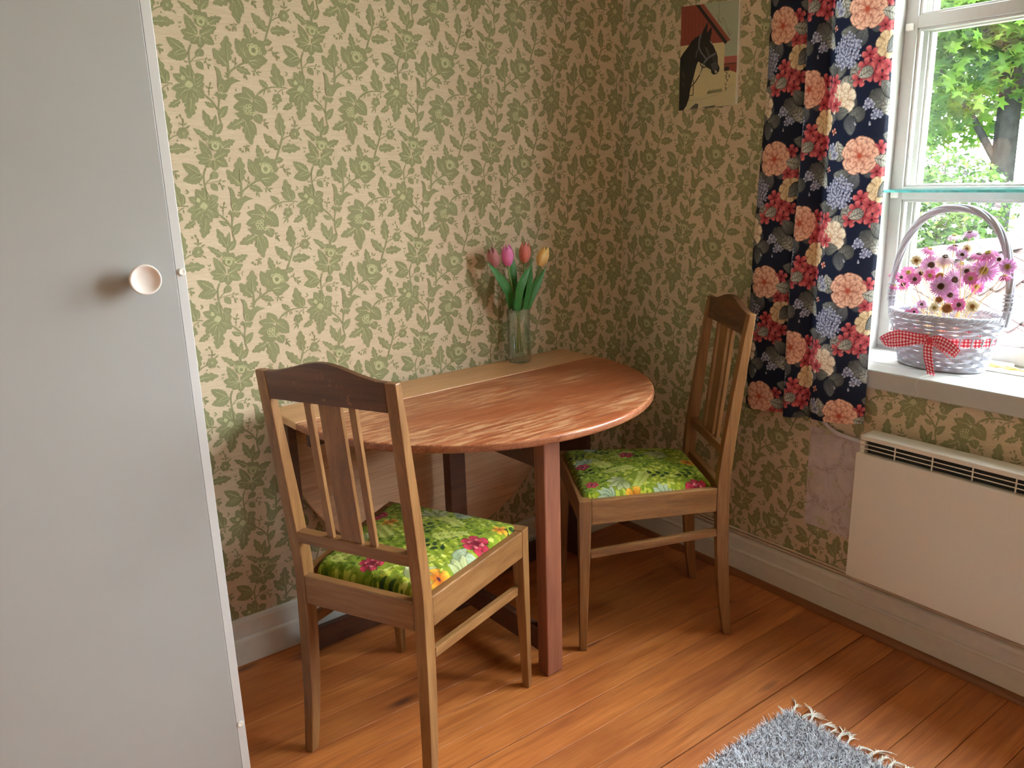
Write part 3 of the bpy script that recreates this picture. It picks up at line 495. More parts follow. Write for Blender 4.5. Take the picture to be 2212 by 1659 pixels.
# ------------------------------------------------------------------ electric wall heater
rd = empty('wall_heater', (1.955, .60, .2)); tag(rd, 'cream electric panel heater with black top grille under the window', 'heater')
def rb(b, n, m, bevel=0, par=None):
    o = b.build(n, m, None, bevel=bevel); o.parent = par or rd; o.matrix_parent_inverse = Matrix.Translation(rd.location).inverted(); return o
b = MB(); b.box((1.962, .12, .205), (2.026, 1.076, .560)); cs = rb(b, 'case', M_RAD, .002)
b = MB(); b.box((1.950, .115, .199), (1.9615, 1.081, .5625)); rb(b, 'front_panel', M_RAD, .0018)
b = MB(); b.box((1.978, .125, .5605), (2.022, 1.062, .5975)); rb(b, 'inside', M_RADK)
b = MB(); b.box((1.961, .12, .598), (2.026, 1.077, .611)); rb(b, 'top_cap', M_RAD, .0015)
for ya in (1.0645, .12):
    b = MB()
    for k in range(3): b.box((1.9615, ya, .5615 + k*.0122), (2.026, ya + .0125, .5715 + k*.0122))
    b.box((1.967, ya + .001, .561), (2.025, ya + .0115, .598)); rb(b, 'end_cap', M_RAD, .0006)
for z in (.5875, .5755):
    b = MB(); b.box((1.9625, .132, z - .0011), (1.9645, 1.065, z + .0011)); rb(b, 'grille_bar', M_RAD)
for y in [.982 - .0965*k for k in range(9)]:
    b = MB(); b.box((1.963, y - .0015, .561), (1.966, y + .0015, .598)); rb(b, 'grille_divider', M_RAD)
# heater lead
b = MB(); b.tube(crom([(2.0, 1.262, .66), (2.03, 1.256, .63), (2.035, 1.243, .607), (2.036, 1.222, .588), (2.035, 1.19, .5725), (2.033, 1.15, .5675), (2.03, 1.10, .565)], 8), .0056, 10)
tag(b.build('heater_lead', M_CABLE, smooth=True), 'white power lead curving from behind curtain into the heater', 'cable')
# marbled patch of other wallpaper
t = NT('marbled_grey_lilac_paper'); n1 = t.noise(t.coord('Object', (1, 9, 9)), 1.4, 5, .65, 1.2); vo = t.n.new('ShaderNodeTexVoronoi'); vo.feature = 'DISTANCE_TO_EDGE'
vo.inputs['Scale'].default_value = 11; wv = t.n.new('ShaderNodeVectorMath'); wv.operation = 'ADD'; nz = t.n.new('ShaderNodeTexNoise'); nz.inputs['Scale'].default_value = 18
sc_ = t.n.new('ShaderNodeVectorMath'); sc_.operation = 'SCALE'; sc_.inputs['Scale'].default_value = .05; t.l.new(nz.outputs['Color'], sc_.inputs[0]); t.l.new(t.coord(), wv.inputs[0]); t.l.new(sc_.outputs[0], wv.inputs[1]); t.l.new(t._tc.outputs['Object'], nz.inputs['Vector']); t.l.new(wv.outputs[0], vo.inputs['Vector'])
vein = t.ramp(vo.outputs['Distance'], [(0, (.8,) * 3), (.07, (0,) * 3)]); fine = t.noise(t.coord('Object', (1, 1, 1)), 160, 4, .7)
c = t.mix(t.math('MULTIPLY', vein, t.ramp(fine, [(.42, (0,) * 3), (.6, (1,) * 3)])), t.ramp(n1, [(.3, lin(196, 180, 178)), (.7, lin(222, 208, 204))]), lin(156, 132, 122)); t.base(c); t.set(Roughness=.8)
b = MB(); b.box((XW - .0016, .90, .262), (XW - .0008, 1.279, .572)); tag(b.build('wallpaper_patch', t.m), 'greyish lilac marbled wallpaper patch on wall beside the heater', 'wallpaper patch')

# ------------------------------------------------------------------ horse picture
pc = empty('horse_picture', (XW - .004, 1.70, 1.645)); tag(pc, 'unframed colour print of black horse by red barn on right wall', 'picture')
PY0, PY1 = 1.813, 1.593
def pz(u, v): # u 0..1 left to right, v 0..1 top to bottom
    zt = 1.799 + (1.784 - 1.799) * u; zb = 1.4955 + (1.4965 - 1.4955) * u
    return PY0 + (PY1 - PY0) * u, zt + (zb - zt) * v
def pm(x, y):
    u = (x - 440) / 745; top = 105 - .239*(x - 440); bot = 1420 - .118*(x - 440); return pz(u, (y - top) / (bot - top))
b = MB(); q = [pz(0, 0), pz(1, 0), pz(1, 1), pz(0, 1)]
b.stack([[(XW - .001, y, z) for y, z in q], [(XW - .008, y, z) for y, z in q]])
def pchild(b, n, m): o = b.build(n, m, None, recalc=False); o.parent = pc; o.matrix_parent_inverse = Matrix.Translation(pc.location).inverted(); return o
pchild(b, 'backing_board', plain('pale_board_edge', lin(226, 220, 206)))
from mathutils.geometry import tessellate_polygon
PCOL = {'cream': lin(206, 192, 148), 'sky': lin(164, 170, 148), 'red': lin(142, 66, 54), 'trim': lin(156, 78, 62), 'dark': lin(44, 36, 34), 'ground': lin(200, 188, 150), 'horse': lin(28, 27, 28), 'grey': lin(74, 74, 78), 'strap': lin(104, 104, 110), 'leather': lin(58, 40, 32), 'nose': lin(176, 168, 150), 'shade': lin(92, 92, 86), 'grass': lin(118, 122, 84), 'line': lin(168, 150, 112), 'far': lin(168, 92, 84), 'sheen': lin(52, 50, 50), 'twig': lin(122, 122, 108)}
pk = list(PCOL); pmats = [plain('print_' + k, PCOL[k], .45, .10, 500) for k in pk]
pb = MB(); lay = [0]
def pp(col, pts):
    lay[0] += 1; P = [pm(*p) for p in pts]; x = XW - .0081 - lay[0] * .000012
    tr = tessellate_polygon([[Vector((y, z, 0)) for y, z in P]]); pb.add([(x, y, z) for y, z in P], [tuple(t) for t in tr], pk.index(col))
def pl(col, pts, w):
    for i in range(len(pts) - 1):
        a = np.array(pts[i], float); c = np.array(pts[i+1], float); d = c - a; d /= np.hypot(*d); n = np.array([-d[1], d[0]]) * w / 2; e = d * w * .2
        pp(col, [a + n - e, c + n + e, c - n + e, a - n - e])
pp('cream', [(440, 105), (1185, -73), (1185, 1332), (440, 1420)])
pp('sky', [(735, 36), (1185, -71), (1185, 660), (1020, 690), (1020, 500), (1085, 465)])
for a in ([(930, 0), (935, 120), (928, 250)], [(1060, 370), (1075, 420), (1110, 350)], [(1000, 200), (1060, 390), (1075, 330)], [(905, 150), (960, 260), (990, 180)]): pl('twig', a, 6)
pp('red', [(440, 105), (640, 58), (1025, 500), (870, 525), (540, 572), (440, 592)]); 
for x in (500, 545, 590, 630, 690, 740): pl('dark', [(x, 130 if x < 650 else 60 + (x-640)*1.15), (x - 3, 560 - (x - 500)*.1)], 2.5)
pp('dark', [(632, 60), (682, 50), (1052, 490), (1025, 530)]); pp('trim', [(682, 50), (738, 36), (1088, 465), (1052, 492)]); pl('dark', [(710, 44), (1070, 478)], 5)
pp('far', [(1020, 690), (1180, 668), (1180, 770), (1020, 790)]); pp('dark', [(1020, 785), (1180, 763), (1180, 774), (1020, 797)]); pp('red', [(1020, 797), (1180, 774), (1180, 900), (1100, 870), (1020, 885)])
pp('dark', [(1030, 826), (1085, 819), (1085, 876), (1030, 882)])
pp('ground', [(575, 1245), (760, 1215), (1010, 1160), (1100, 1090), (1180, 1030), (1180, 1332), (440, 1420), (440, 1300)])
pl('line', [(580, 1285), (760, 1262), (930, 1205), (1030, 1140), (1150, 1045)], 6); pl('shade', [(575, 1218), (628, 1214), (630, 1010)], 12)
for k in range(16): x = 820 + k*12; pl('grass', [(x, 1195 - k*2.6), (x + 5, 1160 - k*2.2 - (k % 3)*8)], 9)
for x, y in ((1040, 890), (1035, 940), (1050, 985), (1035, 1045), (1040, 1100), (1075, 930)): pl('shade', [(x, y), (x + 25, y + 12), (x + 12, y + 40)], 10)
pp('horse', [(440, 745), (480, 680), (540, 600), (590, 520), (640, 470), (690, 440), (720, 420), (750, 350), (785, 275), (799, 265), (796, 330), (790, 388), (800, 388), (830, 340), (852, 313), (850, 390), (836, 470), (868, 535), (908, 620), (936, 690), (944, 790), (967, 840), (960, 890), (930, 925), (890, 935), (865, 915), (855, 870), (800, 842), (760, 805), (720, 792), (690, 770), (672, 800), (652, 880), (632, 970), (602, 1080), (582, 1180), (575, 1260), (540, 1360), (500, 1413), (440, 1420)])
pp('grey', [(765, 575), (800, 590), (845, 700), (812, 690)]); pp('grey', [(850, 800), (925, 750), (948, 845), (905, 895), (872, 865), (862, 825)]); pp('sheen', [(455, 930), (480, 900), (520, 970), (515, 1010), (480, 990)]); pp('sheen', [(470, 1050), (500, 1050), (525, 1130), (505, 1140)]); pp('sheen', [(860, 690), (915, 650), (930, 740), (880, 770)])
pp('nose', [(905, 880), (930, 878), (940, 905), (915, 918)]); pp('nose', [(828, 488), (850, 505), (878, 548), (866, 545), (840, 512)])
for a, w in (([(712, 425), (693, 500), (690, 580), (720, 650), (788, 728)], 20), ([(770, 775), (820, 715), (922, 645)], 24), ([(692, 590), (662, 660), (655, 725)], 9), ([(790, 728), (765, 790), (735, 870)], 14)): pl('strap', a, w)
for a, w in (([(715, 800), (745, 850), (790, 835)], 14), ([(740, 870), (712, 945), (655, 1040), (595, 1108)], 13)): pl('leather', a, w)
pl('nose', [(745, 880), (715, 940)], 14)
pp('shade', [(585, 1398), (640, 1345), (675, 1322), (705, 1330), (698, 1388)]); pp('shade', [(750, 1372), (940, 1338), (905, 1366), (800, 1378)])
pchild(pb, 'print', pmats)
b = MB(); y1 = PY1 + .0012
b.stack([[(XW - .0005, y1, 1.4975), (XW - .0095, y1, 1.4975), (XW - .0095, y1 - .0017, 1.4975), (XW - .0005, y1 - .0017, 1.4975)], [(XW - .0005, y1, 1.783), (XW - .0095, y1, 1.783), (XW - .0095, y1 - .0017, 1.783), (XW - .0005, y1 - .0017, 1.783)]])
pchild(b, 'edge_strip', plain('white_edge_strip', lin(240, 236, 226)))
# ------------------------------------------------------------------ drop-leaf table
tb = empty('dropleaf_table', (1.22, 1.955, 0), math.radians(2.0)); tag(tb, 'worn red-brown half-oval gateleg table pushed against the flowered back wall', 'table')
TA, TBD, ZT, TH = .526, .537, .730, .021
SEAM, BACK = -.080, .0865
def half_oval(a, d, n=56, e=2.06):
    out = []
    for k in range(n + 1):
        th = PI * k / n; c, s = math.cos(th), math.sin(th)
        out.append((a * math.copysign(abs(c) ** (2/e), c), -d * abs(s) ** (2/e)))
    return out
b = MB(); P = [(x, SEAM - .0012 + y) for x, y in half_oval(TA, TBD)]
b.prism(P, lambda x, y: (x, y, ZT - TH), lambda x, y: (x, y, ZT)); lf = b.build('raised_leaf', [M_TTOP, M_TEDGE], tb, bevel=.007, seg=4)
lf.data.polygons.foreach_set('material_index', [0 if abs(p.normal.z) > .5 else 1 for p in lf.data.polygons])
b = MB(); b.box((-TA + .001, SEAM, ZT - TH), (TA - .001, BACK, ZT - .0006)); o = b.build('centre_strip', M_TSTRIP, tb, bevel=.003)
b = MB(); P = [(x, y) for x, y in half_oval(.512, .525)]
b.prism(P, lambda x, y: (x, BACK - .019, ZT - TH + y - .004), lambda x, y: (x, BACK - .001, ZT - TH + y - .004)); b.build('hanging_leaf', M_TUND, tb, bevel=.004)
for s in (-1, 1):
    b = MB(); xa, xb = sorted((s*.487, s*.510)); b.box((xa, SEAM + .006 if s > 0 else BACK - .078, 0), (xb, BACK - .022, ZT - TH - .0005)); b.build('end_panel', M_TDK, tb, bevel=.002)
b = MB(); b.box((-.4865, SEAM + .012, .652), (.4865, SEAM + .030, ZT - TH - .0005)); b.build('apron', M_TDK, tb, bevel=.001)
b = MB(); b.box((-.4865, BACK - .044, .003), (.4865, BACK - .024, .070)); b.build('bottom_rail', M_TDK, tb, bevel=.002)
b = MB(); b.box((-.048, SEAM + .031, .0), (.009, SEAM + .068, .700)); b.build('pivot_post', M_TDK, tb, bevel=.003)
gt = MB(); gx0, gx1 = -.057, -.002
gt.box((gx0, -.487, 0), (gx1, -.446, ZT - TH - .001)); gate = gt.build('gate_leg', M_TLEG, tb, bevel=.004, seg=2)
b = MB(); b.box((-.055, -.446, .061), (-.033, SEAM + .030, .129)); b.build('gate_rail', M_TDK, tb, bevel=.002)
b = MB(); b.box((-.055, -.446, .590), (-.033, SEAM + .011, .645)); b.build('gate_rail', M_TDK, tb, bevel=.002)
for x in (-.3, .3):
    b = MB(); b.box((x - .03, SEAM - .028, ZT - TH - .0035), (x + .03, SEAM + .011, ZT - TH - .0006)); b.build('hinge', plain('brass_hinge_%d' % (x > 0), lin(120, 96, 60), .4, .1, 80, 0, .5, Metallic=.8), tb)

# ------------------------------------------------------------------ cloth painting (numpy colour field carried by the mesh vertices)
class Paint:
    def __init__(s, w, h, px, base, wrap=True):
        s.px = px; s.W = int(round(w/px)); s.H = int(round(h/px)); s.wrap = wrap; s.a = np.zeros((s.H, s.W, 3)); s.a[:] = base
    def shape(s, cx, cy, R, fn):
        # fn(dx, dy in metres) -> (mask 0..1, colour array)
        x0, x1 = int((cx - R)/s.px), int((cx + R)/s.px) + 2; y0, y1 = int((cy - R)/s.px), int((cy + R)/s.px) + 2
        if not s.wrap:
            x0 = max(0, x0); y0 = max(0, y0); x1 = min(s.W, x1); y1 = min(s.H, y1)
            if x1 <= x0 or y1 <= y0: return
        J, I = np.meshgrid(np.arange(x0, x1), np.arange(y0, y1)); m, c = fn((J + .5)*s.px - cx, (I + .5)*s.px - cy)
        I, J = I % s.H, J % s.W; m = m[..., None]
        s.a[I, J] = s.a[I, J] * (1 - m) + c * m
    def petal(s, bx, by, ang, L, w, c0, c1, edge=None, pw=.8, vein=None, rnd=True):
        # from base (bx,by) pointing at ang, c0 at base -> c1 at tip
        ca, sa = math.cos(ang), math.sin(ang); c0 = np.array(c0); c1 = np.array(c1)
        def fn(dx, dy):
            u = (dx*ca + dy*sa + L/2) / L; v = -dx*sa + dy*ca; uc = np.clip(u, 0, 1)
            hw = (w/2 * np.sin(PI * uc ** pw) ** .8 if vein is not None or not rnd else w/2 * 1.05 * uc ** .65 * (1 - uc ** 5) ** .5 * (1 + .05*np.sin(v*900))) + 1e-6
            d = np.abs(v) / hw; m = np.clip((1.0 - d) * hw / s.px + .5, 0, 1) * ((u > 0) & (u < 1))
            c = c0 + (c1 - c0) * (uc ** (1.5 if rnd and vein is None else 1))[..., None]
            c = c * (1 - .10 * np.cos(d * 9))[..., None]
            if edge is not None: c = np.where(((d > .86) | (u > .955))[..., None], c*.25 + np.array(edge)*.75, c)
            if vein is not None:
                vm = (np.abs(v) < s.px * .7) | (np.abs(((u * 5.5 + d * 1.2) % 1) - .5) < .11) & (d < .8); c = np.where(vm[..., None], np.array(vein), c)
            return m, c
        s.shape(bx + ca*L/2, by + sa*L/2, L*.62 + w*.3, fn)
    def disc(s, cx, cy, r, c0, c1=None):
        c0 = np.array(c0); c1 = np.array(c1 if c1 is not None else c0)
        def fn(dx, dy):
            d = np.hypot(dx, dy)/r; return np.clip((1-d)*r/s.px + .5, 0, 1), c0 + (c1-c0)*np.clip(d, 0, 1)[..., None]
        s.shape(cx, cy, r*1.3, fn)

CORAL = (lin(156, 48, 62), lin(228, 124, 124), lin(120, 24, 40)); PEACH = (lin(186, 84, 64), lin(246, 202, 176), lin(140, 62, 48))
CREAMR = (lin(206, 160, 120), lin(246, 236, 216), lin(150, 112, 86)); LAV = (lin(112, 116, 150), lin(206, 208, 226), lin(70, 74, 100))
def five(P, x, y, r, cs, n=5, a0=None):
    a0 = random.random()*6 if a0 is None else a0
    for k in range(n): P.petal(x, y, a0 + k*2*PI/n, r, r*.92, cs[0], cs[1], cs[2])
    P.disc(x, y, r*.13, lin(70, 30, 40))
def peony(P, x, y, r, cs):
    for ring, (rr, n, wf) in enumerate(((1, 9, .78), (.86, 8, .74), (.68, 7, .7), (.50, 6, .66), (.32, 5, .7))):
        a0 = random.random()*6
        for k in range(n): P.petal(x, y, a0 + k*2*PI/n + random.uniform(-.15, .15), r*rr, r*rr*wf*1.15, cs[0], cs[1], cs[2], .62)
    P.disc(x, y, r*.12, cs[0])
def rose(P, x, y, r, cs):
    for k in range(7): P.petal(x, y, k*2*PI/7 + .3, r, r*.95, cs[0], cs[1], cs[2], .55)
    for i in range(16):
        a = i*2.4; q = r*.62*(1 - i/17); P.petal(x + q*math.cos(a)*.7, y + q*math.sin(a)*.7, a + 1.9, r*.55*(1.1 - i/22), r*.42, cs[0], cs[1], cs[2], .6)
def hydrangea(P, x, y, r):
    for i in range(34):
        q = r*math.sqrt((i + .5)/34); a = i*2.4; five(P, x + q*math.cos(a), y + q*math.sin(a), r*.22, LAV, 4)
GLF = ((lin(62, 64, 66), lin(142, 142, 136), lin(22, 24, 30), lin(92, 93, 92)), (lin(128, 127, 120), lin(208, 204, 190), lin(50, 50, 52), lin(96, 95, 92)), (lin(66, 68, 74), lin(116, 118, 122), lin(24, 26, 34), lin(84, 86, 90)))
def gleaf(P, x, y, a, L, k=0):
    L *= 1.28; c0, c1, e, v = GLF[k % 3]; P.petal(x, y, a, L, L*.76, c0, c1, e, .72, v)
CW, CH = .360, .345
PT = Paint(CW, CH, .00125, lin(30, 36, 56))
def bouquet(P, ox, oy):
    # v grows upward; laid out after the printed repeat: peony on top, blooms below it
    D = lambda x, y: (ox + x, oy - y)
    for x, y, a, L, k in ((-.050, .012, 1.9, .042, 1), (-.016, .058, 2.9, .045, 0), (.012, .045, .2, .03, 2), (-.056, .110, 4.2, .042, 0), (-.030, .125, 5.3, .042, 1), (-.022, .192, 2.6, .05, 0), (-.02, .2, 4.1, .042, 2), (.008, .235, 3.6, .042, 0), (.02, .190, 5.5, .05, 0), (.065, .09, .5, .035, 2), (.078, .15, -.6, .04, 1), (-.07, .165, 3.4, .04, 2), (-.075, .135, 2.9, .04, 0), (-.03, .155, 3.9, .045, 1), (-.1, .03, 2.4, .04, 0), (-.02, .085, 1.2, .04, 2), (-.09, .24, 3.9, .04, 0), (-.035, .245, 4.9, .04, 2), (-.1, .19, 2.9, .035, 1), (.1, .07, .2, .035, 0), (.04, .055, -1, .032, 2), (.05, .215, -.8, .04, 1)): gleaf(P, *D(x, y), a, L, k)
    hydrangea(P, *D(-.050, .092), .040)
    for x, y in ((.052, -.018), (.060, .018), (.046, .040), (.082, .012), (.094, -.012), (.076, .040), (.100, .045)): five(P, *D(x, y), .0195, CORAL)
    for x, y in ((.012, .105), (.036, .122), (.022, .150), (-.012, .160), (.044, .160), (.060, .135), (.004, .132)): five(P, *D(x, y), .021, CORAL)
    rose(P, *D(.058, .084), .034, (lin(190, 150, 104), lin(236, 214, 176), lin(140, 106, 76)))
    gleaf(P, *D(.022, .138), 3.6, .032, 1)
    rose(P, *D(-.060, .205), .043, CREAMR); peony(P, *D(0, 0), .049, PEACH)
    for x, y in ((.014, .215), (.022, .223), (.010, .226), (.034, .240), (.044, .247), (.030, .250)): five(P, *D(x, y), .0095, LAV, 5)
    for x, y, a in ((.06, .232, .3), (.066, .245, 5.5), (-.078, .245, 4.4), (.02, .262, 4.8), (-.02, .262, 5.3), (-.075, -.012, 2.6), (-.07, -.018, 1.8)): P.petal(*D(x, y), a, .011, .006, lin(150, 156, 176), lin(206, 208, 220))
    five(P, *D(.088, .205), .008, PEACH, 4); five(P, *D(.1, .11), .009, PEACH, 4)
    for x, y in ((.096, .150), (.106, .168)): five(P, *D(x, y), .013, LAV, 5)
bouquet(PT, .085, .30); bouquet(PT, .085 + CW/2, .30 + CH/2)

# ------------------------------------------------------------------ curtain
prof = [(1.487, 2.012), (1.478, 1.994), (1.452, 1.980), (1.42, 1.982), (1.385, 1.986), (1.352, 1.998), (1.341, 2.014), (1.336, 2.018), (1.331, 2.000), (1.327, 1.972), (1.316, 1.957), (1.298, 1.955), (1.282, 1.962), (1.272, 1.982), (1.266, 1.994), (1.258, 1.992), (1.24, 1.978), (1.20, 1.968), (1.16, 1.970), (1.125, 1.982), (1.106, 1.998), (1.100, 2.012)]
cp = np.array(crom([(x, y) for y, x in prof], 30)); seg = np.hypot(*np.diff(cp, axis=0).T); sl = np.concatenate([[0], np.cumsum(seg)]); CLEN = sl[-1]
nc = int(CLEN/.0014); us = np.linspace(0, CLEN, nc); cx_ = np.interp(us, sl, cp[:, 0]); cy_ = np.interp(us, sl, cp[:, 1])
zs = np.concatenate([np.arange(.612, 1.86, .0015), np.linspace(1.87, 2.19, 14)])
U, Z = np.meshgrid(us, zs); h = (Z - .612) / 1.2
amp = 1.0 - .10*h; yc = 1.30
Xc = 2.0 + (np.interp(U, us, cx_) - 2.0) * amp + .004*np.sin(Z*5 + U*6)
Yc = np.interp(U, us, cy_); Yc = yc + (Yc - yc) * (1 + 0*h) - .022*h*np.clip((Yc - 1.30)/.19, 0, 1) + .008*h*np.clip((1.3 - Yc)/.2, 0, 1) + .0035*np.sin(Z*7 + U*3) + .0
Zc = Z + .016*np.clip((1.30 - Yc)/.2, -1, 1)*np.clip(1 - h*3, 0, 1)
vi = (((Zc + .017*0) / PT.px).astype(int)) % PT.H; ui = ((U + .005) / PT.px).astype(int) % PT.W
colr = PT.a[vi, ui].reshape(-1, 3)
M_CURT = paintmat('printed_navy_cotton', .75, 1500, .0002, 0, .10)
cu = npmesh('curtain', np.stack([Xc, Yc, Zc], -1).reshape(-1, 3), grid_faces(len(zs), nc), M_CURT, None, colr)
tag(cu, 'navy floral curtain with peonies and coral blooms hanging left of the window', 'curtain')
cr = empty('curtain_rod', (2.0, 1.3, 2.2)); tag(cr, 'white curtain rod above the window carrying the navy curtain', 'curtain rod')
b = MB(); b.tube([(.012, .28, 0), (.012, -1.95, 0)], .008, 12); b.build('rod', M_PLASTIC, cr, smooth=True)
for y in (.24, -1.9): b = MB(); b.box((.015, y - .01, -.02), (.0445, y + .01, .02)); b.build('bracket', M_PLASTIC, cr, bevel=.002)

# ------------------------------------------------------------------ chairs
GRN = lin(120, 140, 26); 
def cushion_paint(kind):
    R_ = random.Random(kind); P = Paint(.48, .48, .00125, lin(128, 146, 40), False); O = .24
    for i in range(2600):
        x, y = R_.uniform(0, .48), R_.uniform(0, .48); f = R_.random()
        big = math.sin(x*21 + kind)*math.sin(y*17 + 2*kind)
        c = ((lin(98, 122, 14), lin(140, 158, 34), lin(176, 186, 70), lin(78, 104, 16)) if big > -.1 else (lin(142, 154, 30), lin(182, 186, 62), lin(198, 200, 98), lin(114, 134, 22)))[int(f*4)]
        l_ = R_.uniform(.006, .020); P.petal(x, y, R_.uniform(0, 6.3), l_, l_*.55, c, c, None, .8, None, False)
    def L(x, y, a, l, w, c0, c1, e=lin(36, 48, 20)): P.petal(O + x, O + y, a, l, w, c0, c1, e, .75, None, False)
    pale = (lin(134, 146, 84), lin(184, 188, 138)); pb = (lin(132, 150, 112), lin(176, 188, 158))
    def fern(x, y, a):
        for k in range(9):
            t = k/9; px_, py_ = x + math.cos(a)*.09*t, y + math.sin(a)*.09*t
            for s in (1, -1): L(px_, py_, a + s*.9, .026*(1 - .5*t), .009, lin(170, 180, 80), lin(196, 200, 110), None)
    def palm(x, y, a, r=.06, c=pale):
        for k in range(5): L(x, y, a + (k - 2)*.55, r*(1 - .12*abs(k - 2)), r*.42, c[0], c[1])
    def dk(x, y, a):
        for k in range(5): L(x + .012*k*math.cos(a), y + .012*k*math.sin(a), a + (1 if k % 2 else -1)*1.0, .022, .011, lin(30, 52, 18), lin(56, 84, 26), lin(20, 30, 12))
    def ros(x, y, r, c=(lin(104, 8, 30), lin(206, 62, 84), lin(70, 4, 22))):
        for k in range(6): P.petal(O + x, O + y, k*1.05 + .2, r, r*.9, c[0], c[1], c[2], .6)
        for i in range(9): P.petal(O + x + r*.3*math.cos(i*2.4), O + y + r*.3*math.sin(i*2.4), i*2.4 + 1.8, r*.5, r*.36, c[0], lin(244, 140, 140) if i % 2 else c[1], c[2], .6)
    YEL = (lin(176, 84, 20), lin(244, 190, 60), lin(150, 60, 20))
    if kind == 1:
        spots = dict(roses=[(.150, .050, .036), (-.165, .095, .03), (-.016, -.135, .03), (.05, -.02, .0)], yel=[(.150, -.118, .034), (-.10, .06, .022), (.165, .145, .02)],
                     palms=[(.14, -.035, .4, .07), (.10, -.15, 1.2, .07), (-.016, .13, 2, .065), (-.1, -.05, 3, .06), (.03, .165, .8, .05), (.185, -.06, 2.2, .06)], ferns=[(.05, .02, .8), (-.05, -.02, 2.4), (.0, -.08, .2), (.08, .11, 2.8), (-.12, -.15, 1)], dks=[(.02, .03, 2), (.17, .16, .4), (-.12, .15, 1), (-.15, -.13, 2), (.1, -.02, 3), (.02, -.18, 0)])
    else:
        spots = dict(roses=[(-.162, -.127, .034), (.063, .026, .026), (.0, .17, .022), (-.13, .165, .02)], yel=[(-.185, .051, .030), (-.005, -.145, .026), (.17, -.02, .02)],
                     palms=[(-.125, .07, 2, .062), (.058, -.09, 1.4, .065), (.02, .155, .5, .05), (-.19, .12, 1, .05), (-.185, -.03, .3, .045), (.15, .1, 1, .05)], ferns=[(-.04, .03, 1.8), (-.03, .1, .4), (.11, .0, 2.4), (.12, -.1, 1), (-.08, .0, 2.6)], dks=[(-.10, -.06, 1.4), (.09, .08, .6), (-.07, -.13, 2.4), (.17, .05, 1.8), (.04, -.02, 1), (.11, .14, 2), (-.06, .16, 0)])
    for x, y, a in spots['ferns']: fern(x, y, a)
    for x, y, a, r in spots['palms']: palm(x, y, a, r, pale if a > 1 else pb)
    for x, y, a in spots['dks']: dk(x, y, a)
    for x, y, r in spots['yel']: five(P, O + x, O + y, r, YEL)
    for x, y, r in spots['roses']:
        if r: ros(x, y, r)
    return P.a[..., :]
M_SEAT = paintmat('green_plush_tapestry', .95, 700, .0012, .04)
CHP = dict(Wf=.42, Wr=.344, D=.43, H=.9437, zr=.4562, hr=.0706, pd=.0345, pw=.0274)
